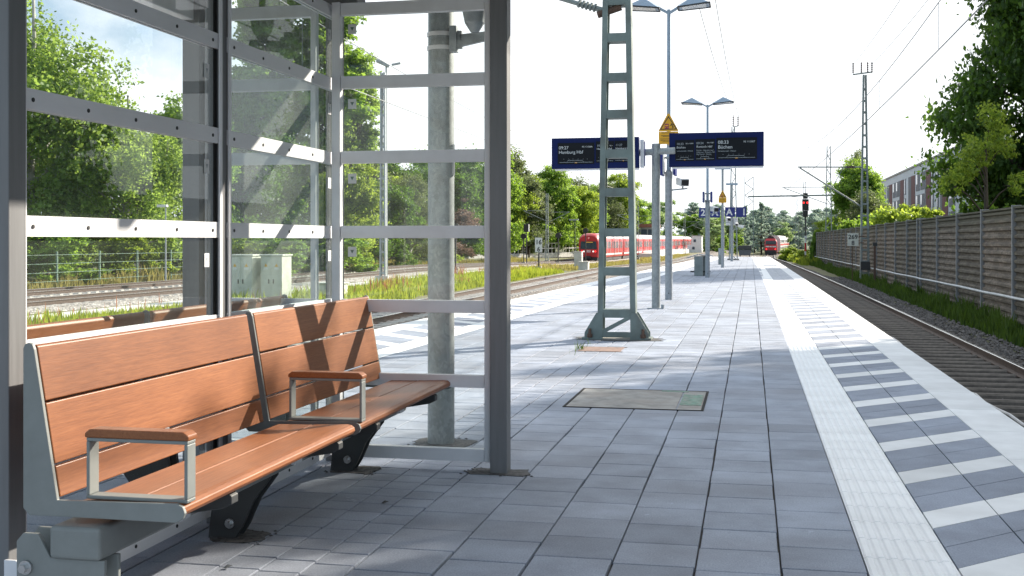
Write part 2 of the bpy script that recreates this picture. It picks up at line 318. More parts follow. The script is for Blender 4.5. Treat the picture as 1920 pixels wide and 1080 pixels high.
# ------------------------------------------------------------------ things and meshes
def thing(name, label, cat, loc=(0, 0, 0), rotz=0, group=None):
    o = bpy.data.objects.new(name, None); COL.objects.link(o)
    o.empty_display_size = 0.3
    o.location = loc; o.rotation_euler = (0, 0, rotz)
    o['label'] = label; o['category'] = cat
    if group: o['group'] = group
    return o

def tag(o, label, cat, group=None):
    o['label'] = label; o['category'] = cat
    if group: o['group'] = group
    return o

def root_loc(p):
    while p.parent: p = p.parent
    return Vector(p.location)

class MB:
    def __init__(s): s.v = []; s.f = []; s.m = []
    def add(s, vs, fs, mi=0):
        o = len(s.v); s.v += [tuple(v) for v in vs]
        s.f += [tuple(i+o for i in f) for f in fs]; s.m += [mi]*len(fs); return s
    def box(s, x0, x1, y0, y1, z0, z1, mi=0):
        return s.add([(x0,y0,z0),(x1,y0,z0),(x1,y1,z0),(x0,y1,z0),(x0,y0,z1),(x1,y0,z1),(x1,y1,z1),(x0,y1,z1)],
                     [(0,3,2,1),(4,5,6,7),(0,1,5,4),(1,2,6,5),(2,3,7,6),(3,0,4,7)], mi)
    def bar(s, p, q, w, h=None, up=(0, 0, 1), mi=0, w2=None, h2=None):
        p = Vector(p); q = Vector(q); h = h or w; w2 = w2 or w; h2 = h2 or h
        d = (q-p).normalized(); u = Vector(up)
        if abs(d.dot(u)) > 0.99: u = Vector((0, 1, 0))
        a = d.cross(u).normalized(); b = a.cross(d).normalized()
        vs = []
        for c, ww, hh in ((p, w, h), (q, w2, h2)):
            for sx, sy in ((-1,-1),(1,-1),(1,1),(-1,1)): vs.append(c + a*(sx*ww/2) + b*(sy*hh/2))
        return s.add(vs, [(0,3,2,1),(4,5,6,7),(0,1,5,4),(1,2,6,5),(2,3,7,6),(3,0,4,7)], mi)
    def cyl(s, p, q, r0, r1=None, n=12, mi=0, caps=True):
        p = Vector(p); q = Vector(q); r1 = r0 if r1 is None else r1
        d = (q-p).normalized(); u = Vector((0, 0, 1)) if abs(d.z) < 0.95 else Vector((0, 1, 0))
        a = d.cross(u).normalized(); b = d.cross(a).normalized()
        vs = []
        for c, r in ((p, r0), (q, r1)):
            for i in range(n):
                t = 2*PI*i/n; vs.append(c + a*(r*math.cos(t)) + b*(r*math.sin(t)))
        fs = [(i, i+n, (i+1) % n+n, (i+1) % n) for i in range(n)]
        if caps: fs += [tuple(range(n)), tuple(range(2*n-1, n-1, -1))]
        return s.add(vs, fs, mi)
    def tube(s, pts, r, n=6, mi=0):
        pts = [Vector(p) for p in pts]; o = len(s.v)
        for i, p in enumerate(pts):
            d = (pts[min(i+1, len(pts)-1)]-pts[max(i-1, 0)]).normalized()
            u = Vector((0, 0, 1)) if abs(d.z) < 0.95 else Vector((0, 1, 0))
            a = d.cross(u).normalized(); b = d.cross(a).normalized()
            rr = r[i] if isinstance(r, (list, tuple)) else r
            for k in range(n):
                t = 2*PI*k/n; s.v.append(tuple(p + a*(rr*math.cos(t)) + b*(rr*math.sin(t))))
        for i in range(len(pts)-1):
            for k in range(n):
                s.f.append((o+i*n+k, o+(i+1)*n+k, o+(i+1)*n+(k+1) % n, o+i*n+(k+1) % n)); s.m.append(mi)
        s.f.append(tuple(o+k for k in range(n))); s.m.append(mi)
        s.f.append(tuple(o+(len(pts)-1)*n+k for k in reversed(range(n)))); s.m.append(mi)
        return s
    def prism(s, prof, axis, a, b, mi=0):
        # prof: list of 2D pts; axis 'y': (x,z) extruded in y; 'x': (y,z); 'z': (x,y)
        n = len(prof)
        def mk(p, t):
            return (p[0], t, p[1]) if axis == 'y' else (t, p[0], p[1]) if axis == 'x' else (p[0], p[1], t)
        vs = [mk(p, a) for p in prof] + [mk(p, b) for p in prof]
        fs = [(i, (i+1) % n, (i+1) % n+n, i+n) for i in range(n)] + [tuple(range(n-1, -1, -1)), tuple(range(n, 2*n))]
        return s.add(vs, fs, mi)
    def quad(s, a, b, c, d, mi=0): return s.add([a, b, c, d], [(0, 1, 2, 3)], mi)
    def build(s, name, mats, parent=None, bevel=0, smooth=False, origin=None, seg=2, attr=None):
        if not isinstance(mats, (list, tuple)): mats = [mats]
        off = Vector(origin) if origin is not None else (root_loc(parent) if parent else Vector((0, 0, 0)))
        me = bpy.data.meshes.new(name)
        me.from_pydata([(x-off.x, y-off.y, z-off.z) for x, y, z in s.v], [], s.f)
        for m in mats: me.materials.append(m)
        if len(mats) > 1:
            me.polygons.foreach_set('material_index', s.m)
        bm = bmesh.new(); bm.from_mesh(me); bmesh.ops.recalc_face_normals(bm, faces=bm.faces); bm.to_mesh(me); bm.free()
        if attr is not None:
            at = me.attributes.new('var', 'FLOAT', 'FACE'); at.data.foreach_set('value', attr)
        o = bpy.data.objects.new(name, me); COL.objects.link(o)
        if parent: o.parent = parent
        elif origin is not None: o.location = off
        if bevel:
            md = o.modifiers.new('bevel', 'BEVEL'); md.width = bevel; md.segments = seg; md.limit_method = 'ANGLE'; md.angle_limit = R(35)
        if smooth: smooth_obj(o)
        return o

def smooth_obj(o, ang=40):
    me = o.data
    me.polygons.foreach_set('use_smooth', [True]*len(me.polygons))
    bm = bmesh.new(); bm.from_mesh(me)
    for e in bm.edges:
        e.smooth = len(e.link_faces) == 2 and e.calc_face_angle(0) < R(ang)
    bm.to_mesh(me); bm.free()

_MBbuild = MB.build
def ragged(x, y, ax, ay, seed, z0=0.0005, z1=0.004, n=22):
    r = random.Random(seed); pts = []
    for i in range(n):
        a = 2*PI*i/n; c, s_ = math.cos(a), math.sin(a)
        k = (abs(c)**5+abs(s_)**5)**(-1/5)*r.uniform(0.82, 1.12)
        pts.append((x+ax*c*k, y+ay*s_*k))
    mb = MB(); mb.prism(pts, 'z', z0, z1)
    for i in range(26):
        px, py, q = x+r.uniform(-1.15, 1.15)*ax, y+r.uniform(-1.15, 1.15)*ay, r.uniform(0.004, 0.013)
        o = [(px+q*math.cos(t_), py+q*0.8*math.sin(t_), z1*0.3) for t_ in (0.2, 1.7, 3.0, 4.6)]
        mb.add(o+[(px, py, z1+q*0.3)], [(0, 1, 4), (1, 2, 4), (2, 3, 4), (3, 0, 4)])
    return mb
def struct(name, mb, mats, **kw):
    o = mb.build(name, mats, **kw); o['kind'] = 'structure'; return o

def dup(root, loc, rotz=None, label=None, scale=None, group=None):
    r = root.copy(); COL.objects.link(r); r.location = loc
    if rotz is not None: r.rotation_euler = (0, 0, rotz)
    if scale is not None: r.scale = scale if isinstance(scale, tuple) else (scale,)*3
    if label: r['label'] = label
    if group: r['group'] = group
    for ch in list(root.children):
        c = ch.copy(); COL.objects.link(c); c.parent = r
        for g in ch.children:
            d = g.copy(); COL.objects.link(d); d.parent = c
    return r

_tc = {}
def text(name, s, x, y, z, size, mat, parent, face='-y', align='LEFT', bold=0.0, thick=0.002):
    cu = bpy.data.curves.new('txt', 'FONT'); cu.body = s; cu.size = size; cu.align_x = align; cu.offset = bold; cu.extrude = thick
    cu.resolution_u = 3
    o = bpy.data.objects.new('txt', cu); COL.objects.link(o)
    dg = bpy.context.evaluated_depsgraph_get()
    me = bpy.data.meshes.new_from_object(o.evaluated_get(dg))
    bpy.data.objects.remove(o); bpy.data.curves.remove(cu)
    rot = {'-y': Matrix.Rotation(PI/2, 4, 'X'), 'x': Matrix.Rotation(PI/2, 4, 'Z') @ Matrix.Rotation(PI/2, 4, 'X'),
           '-x': Matrix.Rotation(-PI/2, 4, 'Z') @ Matrix.Rotation(PI/2, 4, 'X')}[face]
    off = root_loc(parent)
    me.transform(Matrix.Translation(Vector((x, y, z))-off) @ rot)
    me.materials.clear(); me.materials.append(mat)
    ob = bpy.data.objects.new(name, me); COL.objects.link(ob); ob.parent = parent
    return ob

def smoothstep(a, b, x):
    t = np.clip((x-a)/(b-a), 0, 1); return t*t*(3-2*t)

# right track line (x, y), rail top z
def rx(y):  # track centre on the right
    return float(np.interp(y, [-20, 17, 55, 74, 100, 160, 283, 340, 412], [3.49, 3.49, 3.29, 3.06, 2.70, 2.45, 4.7, 8.6, 14.6]))
def rz(y): return -0.76 - 1.32*float(smoothstep(85, 283, np.array(y)))
def lz(y): return -0.76 - 0.75*float(smoothstep(80, 160, np.array(y))) + 0.35*float(smoothstep(160, 300, np.array(y)))
def xr(y): return 1.77-5e-5*y*y
def xl(y): return -5.55+0.0262*y
PEND = 90.0

# ------------------------------------------------------------------ ground
def build_ground():
    xs = np.concatenate([[-2500, -1200, -600, -300, -160, -100, -70], np.linspace(-50, 20, 36), [30, 45, 70, 110, 200, 400, 800, 2500]])
    ys = np.concatenate([[-600, -200, -80, -30], np.linspace(-10, 130, 71), np.linspace(135, 320, 38), [340, 370, 420, 500, 650, 900, 1500, 3500]])
    X, Y = np.meshgrid(xs, ys)
    L = -0.76 - 0.75*smoothstep(80, 160, Y) + 0.35*smoothstep(160, 300, Y)
    Rr = -0.76 - 1.32*smoothstep(85, 283, Y)
    t = smoothstep(-8, -1, X)
    Z = L*(1-t)+Rr*t - 0.26
    Z += 0.5*smoothstep(6.5, 12, X) + 0.35*smoothstep(-30, -36, X)*1.0
    rng = np.random.RandomState(3); Z += rng.normal(0, 0.015, Z.shape)
    nx, ny = len(xs), len(ys)
    v = np.stack([X.ravel(), Y.ravel(), Z.ravel()], 1)
    idx = np.arange(nx*ny).reshape(ny, nx)
    f = np.stack([idx[:-1, :-1].ravel(), idx[:-1, 1:].ravel(), idx[1:, 1:].ravel(), idx[1:, :-1].ravel()], 1)
    me = bpy.data.meshes.new('ground'); me.from_pydata(v.tolist(), [], f.tolist()); me.materials.append(M['ground'])
    o = bpy.data.objects.new('ground', me); COL.objects.link(o); o['kind'] = 'structure'
build_ground()

def bed(name, cx, zf, y0, y1, w_top, w_bot, mat, step=4.0, zoff=-0.15, rough=0.02):
    rng = random.Random(5); ys = np.arange(y0, y1+step, step); mb = MB(); k = 9
    for y in ys:
        c = cx(y); z = zf(y)
        for i in range(k):
            t = i/(k-1)*2-1
            x = c+t*w_bot/2; zz = z+zoff - max(0, abs(x-c)-w_top/2)*0.30/max(0.01, (w_bot-w_top)/2) + rng.uniform(-rough, rough)
            mb.v.append((x, y, zz))
    for j in range(len(ys)-1):
        for i in range(k-1):
            a = j*k+i; mb.f.append((a, a+1, a+k+1, a+k)); mb.m.append(0)
    return struct(name, mb, mat)

# ------------------------------------------------------------------ railway tracks
def make_track(label, cx, zf, y0, y1, mat_sl, steel, sl_y0, step=8.0):
    t = thing('railway_track', label, 'track', (cx(y0), y0, zf(y0)-0.16))
    ys = list(np.arange(y0, y1+0.1, step))
    for s in (-1, 1):
        mb = MB(); prof = [(-0.075,-0.16),(0.075,-0.16),(0.075,-0.145),(0.012,-0.12),(0.012,-0.045),(0.036,-0.035),(0.036,-0.006),(0.028,0),(-0.028,0),(-0.036,-0.006),(-0.036,-0.035),(-0.012,-0.045),(-0.012,-0.12),(-0.075,-0.145)]
        n = len(prof)
        for y in ys:
            for p in prof: mb.v.append((cx(y)+s*0.7535+p[0], y, zf(y)+p[1]))
        for j in range(len(ys)-1):
            for i in range(n):
                mb.f.append((j*n+i, j*n+(i+1) % n, (j+1)*n+(i+1) % n, (j+1)*n+i)); mb.m.append(1 if i in (6, 7, 8) else 0)
        mb.build('rail', [M['rail'], M['rail_head']], t)
    mb = MB()
    if steel: prof = [(-0.14,-0.07),(-0.10,0.0),(-0.045,0.022),(0.045,0.022),(0.10,0.0),(0.14,-0.07)]
    else: prof = [(-0.14,-0.1),(-0.11,0.015),(0.11,0.015),(0.14,-0.1)]
    xs = [(-1.32,-0.14),(-1.18,-0.015),(-0.8,0),(0.8,0),(1.18,-0.015),(1.32,-0.14)] if steel else [(-1.3,0),(1.3,0)]
    n = len(prof)
    for x, dz in xs:
        for p in prof: mb.v.append((x, p[0], p[1]+dz))
    for j in range(len(xs)-1):
        for i in range(n-1): mb.f.append((j*n+i, j*n+i+1, (j+1)*n+i+1, (j+1)*n+i)); mb.m.append(0)
    mb.f += [tuple(range(n)), tuple(range((len(xs)-1)*n, len(xs)*n))]; mb.m += [0, 0]
    me = mb.build('sleeper', mat_sl, None); smo = me.data
    base = Vector(t.location)
    first = True; y = sl_y0; rng = random.Random(2)
    for k in range(100):
        o = me if first else me.copy()
        if not first: COL.objects.link(o)
        first = False
        o.parent = t; o.location = Vector((cx(y), y, zf(y)-0.165+rng.uniform(-0.008, 0.008)))-base
        o.rotation_euler = (0, 0, rng.uniform(-0.012, 0.012))
        y += 0.63
    rest = MB()
    while y < min(y1, 230):
        o = len(rest.v); rest.v += [(v[0]+cx(y), v[1]+y, v[2]+zf(y)-0.178) for v in mb.v]
        rest.f += [tuple(i+o for i in f) for f in mb.f]; rest.m += mb.m; y += 0.63
    if rest.v:
        r = rest.build('sleeper_row', mat_sl, t); r['kind'] = 'stuff'
    return t

bed('ballast_bed', rx, rz, -14, 300, 3.6, 5.6, M['ballast'], step=2.0, zoff=-0.215)
make_track('dark track with steel sleepers beside the hatched platform edge', rx, rz, -12, 420, M['sleeper'], True, 9.0)
LT = lambda y: -10.35+0.0*y if y < 60 else -10.35+0.00004*(y-60)**2
bed('track_bed', LT, lz, -10, 320, 3.6, 6.0, M['ballast_mid'], zoff=-0.17)
make_track('rusty track behind the glass shelter nearest the platform', LT, lz, -8, 320, M['sleeper_pale'], False, 18)
T3 = lambda y: float(np.interp(y, [-10, 20, 45, 158, 303, 420], [-25.0, -24.2, -23.7, -22.1, -16.1, -8]))
T4 = lambda y: T3(y)-4.6
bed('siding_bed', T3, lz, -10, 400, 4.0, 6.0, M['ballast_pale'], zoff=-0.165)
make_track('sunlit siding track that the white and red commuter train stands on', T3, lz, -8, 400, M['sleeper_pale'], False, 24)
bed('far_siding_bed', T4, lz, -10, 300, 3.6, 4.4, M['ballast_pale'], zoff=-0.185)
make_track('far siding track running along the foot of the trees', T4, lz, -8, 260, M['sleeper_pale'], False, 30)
# trackside gravel between platform and the left track
def gravel():
    mb = MB(); rng = random.Random(9); ys = list(np.arange(-8, 100, 1.0)); k = 13
    for y in ys:
        a, b = xl(y)-0.02, LT(y)+2.2
        for i in range(k): mb.v.append((a+(b-a)*i/(k-1), y, -0.935+rng.uniform(-0.035, 0.035)))
    for j in range(len(ys)-1):
        for i in range(k-1):
            q = j*k+i; mb.f.append((q, q+1, q+k+1, q+k)); mb.m.append(0)
    struct('trackside_gravel', mb, M['ballast_mid'])
gravel()
# pale access path between the tracks on the left
mb = MB()
for y in range(-8, 140, 4):
    mb.quad((T3(y)+3.05, y, lz(y)-0.215), (T3(y)+4.6, y, lz(y)-0.215), (T3(y+4)+4.6, y+4, lz(y+4)-0.215), (T3(y+4)+3.05, y+4, lz(y+4)-0.215))
struct('service_path', mb, M['pale_concrete'])

# loose stones on the ballast (right track shoulder and left gravel)
def stones(name, n, fx, fy, fz, size, mats, seed):
    rng = np.random.RandomState(seed)
    y = fy(rng.rand(n)); x = fx(rng.rand(n), y); z = fz(y)
    s = size*(0.6+0.9*rng.rand(n))
    base = np.array([[1,0,0],[-1,0,0],[0,1,0],[0,-1,0],[0,0,1],[0,0,-1]], float)
    tri = np.array([[0,2,4],[2,1,4],[1,3,4],[3,0,4],[2,0,5],[1,2,5],[3,1,5],[0,3,5]])
    V = base[None]*s[:, None, None]*(0.6+0.8*rng.rand(n, 6, 1))
    a = rng.rand(n)*6.28; ca, sa = np.cos(a), np.sin(a)
    Vx = V[..., 0]*ca[:, None]-V[..., 1]*sa[:, None]; Vy = V[..., 0]*sa[:, None]+V[..., 1]*ca[:, None]
    V = np.stack([Vx+x[:, None], Vy+y[:, None], V[..., 2]*0.75+z[:, None]], -1).reshape(-1, 3)
    F = (tri[None]+np.arange(n)[:, None, None]*6).reshape(-1, 3)
    me = bpy.data.meshes.new(name); me.from_pydata(V.tolist(), [], F.tolist()); me.materials.append(mats)
    at = me.attributes.new('var', 'FLOAT', 'FACE'); at.data.foreach_set('value', np.repeat(0.55+0.8*rng.rand(n), 8))
    o = bpy.data.objects.new(name, me); COL.objects.link(o); o['kind'] = 'stuff'
    o['label'] = 'loose grey ballast stones along the track'; o['category'] = 'stones'
    return o
M['stone'] = surf('stone', (0.15, 0.135, 0.125), 0.85, scale=9, var=0.2, attr='var')
M['stone_pale'] = surf('stone_pale', (0.33, 0.29, 0.26), 0.85, scale=9, var=0.2, attr='var')
VZ = np.vectorize(rz); VLZ = np.vectorize(lz); VRX = np.vectorize(rx)
o = stones('ballast_stones', 9000, lambda r, y: VRX(y)+0.95+r*1.5, lambda r: 12+60*r**1.6, lambda y: VZ(y)-0.20, 0.035, M['stone'], 1)
o['label'] = 'dark ballast stones on the shoulder between rail and grass verge'
o = stones('ballast_stones', 7000, lambda r, y: VRX(y)-1.5+r*2.2, lambda r: 9+50*r**1.5, lambda y: VZ(y)-0.225, 0.03, M['stone'], 2)
o['label'] = 'dark ballast stones lying between the sleepers of the right track'
o = stones('ballast_stones', 9000, lambda r, y: xl(y)-0.1-r*3.2, lambda r: 12+40*r**1.3, lambda y: y*0-0.92, 0.045, M['stone_pale'], 3)
o['label'] = 'brown grey ballast stones along the left platform edge'

# cable lying between the rails
mb = MB(); rng = random.Random(4); pts = []
for i in range(120):
    y = 7+i*0.6; pts.append((rx(y)-0.55+0.12*math.sin(y*0.55)+rng.uniform(-0.03, 0.03), y, rz(y)-0.115+rng.uniform(-0.01, 0.03)))
c = mb.tube(pts, 0.02, 6).build('track_cable', M['pipe'], origin=(2.95, 7, -0.92)); tag(c, 'thin pale cable lying loosely along the sleepers of the right track', 'cable')

# ------------------------------------------------------------------ platform
def build_platform():
    body = MB(); ys = list(np.arange(-8, PEND+0.1, 2.0))
    n = len(ys)
    for y in ys:
        body.v += [(xl(y), y, -1.15), (xl(y), y, -0.022), (xr(y), y, -0.022), (xr(y), y, -1.15)]
    for j in range(n-1):
        a = j*4; b = a+4
        body.f += [(a, a+1, b+1, b), (a+1, a+2, b+2, b+1), (a+2, a+3, b+3, b+2)]; body.m += [1, 0, 1]
    body.f += [(0, 1, 2, 3), tuple((n-1)*4+i for i in range(4))]; body.m += [1, 1]
    struct('platform_base', body, [M['joint'], M['concrete']])
    rng = random.Random(11)
    def slab(mb, at, P, var, gap=0.004, ch=0.004, dz=0.0, mi=0):
        # P: four xy corners ccw ; a top face with a chamfer
        cx = sum(p[0] for p in P)/4; cy = sum(p[1] for p in P)/4
        def ins(p, d):
            dx, dy = p[0]-cx, p[1]-cy
            return (p[0]-math.copysign(min(abs(dx), d), dx), p[1]-math.copysign(min(abs(dy), d), dy))
        o = [ins(p, gap) for p in P]; i = [ins(p, gap+ch) for p in P]
        t = [rng.uniform(-0.0008, 0.0008)+dz for _ in range(4)]
        mb.add([(p[0], p[1], -0.02) for p in o]+[(p[0], p[1], dz-0.002) for p in o]+[(p[0], p[1], z) for p, z in zip(i, t)],
               [(8, 9, 10, 11)]+[(4+k, 4+(k+1) % 4, 8+(k+1) % 4, 8+k) for k in range(4)]+[(k, (k+1) % 4, 4+(k+1) % 4, 4+k) for k in range(4)], mi)
        at += [var]*9
    mb = MB(); at = []
    big = [0.432-0.32*k for k in range(7)]          # 0.432 .. -1.488
    small = [-1.488-0.17*k for k in range(1, 4)]    # .. -1.998
    left = [-1.998-0.32*k for k in range(1, 9)]
    edges = big+small+left
    for k in range(len(edges)-1):
        x1, x0 = edges[k], edges[k+1]
        L = 0.164 if (x1-x0) < 0.2 else 0.32
        y = -4.0 - rng.random()*L
        while y < PEND-0.01:
            step = L
            if L > 0.3 and y > 45: step = L*2
            y2 = min(y+step, PEND)
            if xl(y) + 1.3 < x1:
                v = rng.gauss(1.0, 0.05)
                if rng.random() < 0.07: v *= rng.choice((0.86, 1.14))
                g = 0.0035 if rng.random() < 0.7 else 0.0065
                slab(mb, at, [(x0, y), (x1, y), (x1, y2), (x0, y2)], v, gap=g)
            y += step
    struct('platform', mb, M['paver'], attr=at)
    # hatched band right: two columns of 45 degree pavers, every third one white
    hat = MB(); ha = []; hw = MB(); wa = []
    w = 0.333
    for c in range(2):
        k = 0; y = -4.0
        while y < PEND-0.6:
            off = lambda yy: -5e-5*yy*yy
            xa = 0.772+c*w; xb = xa+w
            ya = y + c*w*0.98; yb = ya + w*0.98
            P = [(xa+off(ya), ya), (xb+off(yb), yb), (xb+off(yb), yb+0.308), (xa+off(ya), ya+0.308)]
            white = (k % 3 == 0)
            # inset along the paver's own axes
            d = 0.0035
            Q = [(P[0][0]+d, P[0][1]+2*d), (P[1][0]-d, P[1][1]), (P[2][0]-d, P[2][1]-2*d), (P[3][0]+d, P[3][1])]
            tgt, att = (hw, wa) if white else (hat, ha)
            z = rng.uniform(-0.0005, 0.0005)
            tgt.add([(p[0], p[1], -0.02) for p in Q]+[(p[0], p[1], z) for p in Q], [(4, 5, 6, 7)]+[(i, (i+1) % 4, 4+(i+1) % 4, 4+i) for i in range(4)])
            att += [rng.gauss(0.92 if not white else 1.0, 0.05)]*5
            y += 0.308; k += 1
    struct('hatched_band', hat, M['paver_dark'], attr=ha)
    struct('hatched_bars', hw, M['edge_tile'], attr=wa)
    # tactile strip with ribs
    ts = MB(); ta = []; y = -4.0
    while y < PEND-0.01:
        y2 = y+0.30; o0 = -5e-5*y*y
        v = rng.gauss(1.0, 0.012)
        x0, x1 = 0.436+o0, 0.768+o0
        ts.add([(x0, y+0.003, -0.02), (x1, y+0.003, -0.02), (x1, y2-0.003, -0.02), (x0, y2-0.003, -0.02), (x0, y+0.003, 0), (x1, y+0.003, 0), (x1, y2-0.003, 0), (x0, y2-0.003, 0)],
               [(4, 5, 6, 7), (0, 1, 5, 4), (1, 2, 6, 5), (2, 3, 7, 6), (3, 0, 4, 7)]); ta += [v]*5
        if y < 40:
            for r_ in range(7):
                a = x0+0.004+r_*0.0475; b = a+0.034
                ts.add([(a, y+0.003, 0.001), (b, y+0.003, 0.001), (b, y2-0.003, 0.001), (a, y2-0.003, 0.001), (a+0.007, y+0.005, 0.006), (b-0.007, y+0.005, 0.006), (b-0.007, y2-0.005, 0.006), (a+0.007, y2-0.005, 0.006)],
                       [(4, 5, 6, 7), (0, 1, 5, 4), (1, 2, 6, 5), (2, 3, 7, 6), (3, 0, 4, 7)]); ta += [v*1.04]*5
        y = y2
    struct('tactile_strip', ts, M['white_tile'], attr=ta)
    # white platform edge slabs, proud lip
    es = MB(); ea = []; y = -4.0
    while y < PEND-0.5:
        y2 = y+1.0
        a0, a1 = xr(y), xr(y2)
        P = [(a0-0.330, y+0.003), (a0+0.02, y+0.003), (a1+0.02, y2-0.003), (a1-0.330, y2-0.003)]
        es.add([(p[0], p[1], -0.08) for p in P]+[(p[0], p[1], 0.001) for p in P], [(4, 5, 6, 7)]+[(i, (i+1) % 4, 4+(i+1) % 4, 4+i) for i in range(4)])
        ea += [rng.gauss(1, 0.025)]*5
        y = y2
    struct('platform_edge', es, M['edge_tile'], attr=ea, bevel=0.004)
    # left side: edge, hatch, tactile strips (laid just above the pavers)
    le = MB(); la = []; lh = MB(); lha = []
    y = -4.0; k = 0
    while y < PEND-0.5:
        y2 = y+0.308
        a0, a1 = xl(y), xl(y2)
        z = 0.004
        le.quad((a0-0.02, y, z), (a0+0.38, y, z), (a1+0.38, y2, z), (a1-0.02, y2, z)); la.append(rng.gauss(1, 0.03))
        le.quad((a0+1.05, y, z), (a0+1.39, y, z), (a1+1.39, y2, z), (a1+1.05, y2, z)); la.append(rng.gauss(1.05, 0.03))
        P = [(a0+0.384, y), (a0+1.046, y-0.6), (a1+1.046, y2-0.6), (a1+0.384, y2)]
        if k % 3 == 0: le.quad(*[(p[0], p[1], z) for p in P]); la.append(rng.gauss(1, 0.03))
        else: lh.quad(*[(p[0], p[1], z) for p in P]); lha.append(rng.gauss(1, 0.06))
        y = y2; k += 1
    struct('left_platform_edge', le, M['white_tile'], attr=la)
    struct('left_hatched_band', lh, M['paver_dark'], attr=lha)
    # ramp of gravel behind the platform end
    g = MB(); g.prism([(-4.2, -0.95), (-3.4, -0.06), (0.75, -0.06), (1.2, -0.95)], 'y', PEND+0.005, 104)
    struct('gravel_ramp', g, M['ballast_mid'])
build_platform()

# covers let into the paving
t = thing('manhole_cover', 'large beige concrete inspection cover with green patch, set in the paving', 'manhole cover', (-0.86, 9.05, 0))
mb = MB(); mb.box(-1.365, -0.545, 8.52, 9.58, -0.01, 0.0045); mb.build('slab', M['slab'], t, bevel=0.003)
mb = MB(); mb.box(-0.535, -0.36, 8.52, 9.58, -0.01, 0.0045); mb.build('side_slab', M['slab'], t, bevel=0.003)
mb = MB(); mb.box(-0.53, -0.37, 8.75, 9.35, 0.0046, 0.007); mb.box(-0.72, -0.5, 9.50, 9.57, 0.0046, 0.007); mb.build('green_patch', M['green_paint'], t)
mb = MB()
mb.box(-1.385, -0.34, 8.50, 8.518, -0.01, 0.006); mb.box(-1.385, -0.34, 9.582, 9.60, -0.01, 0.006); mb.box(-1.385, -1.367, 8.518, 9.582, -0.01, 0.006); mb.box(-0.358, -0.34, 8.518, 9.582, -0.01, 0.006)
mb.build('frame', M['paver_dark'], t)
t = thing('drain_cover', 'small rusty brown cover in the paving in front of the green mast', 'drain cover', (-1.68, 13.1, 0))
mb = MB(); mb.box(-1.92, -1.44, 12.85, 13.35, -0.01, 0.005); mb.build('plate', M['lid_rust'], t, bevel=0.003)
mb = MB(); mb.box(-1.95, -1.41, 12.82, 12.848, -0.01, 0.004); mb.box(-1.95, -1.41, 13.352, 13.38, -0.01, 0.004); mb.build('frame', M['rust'], t)

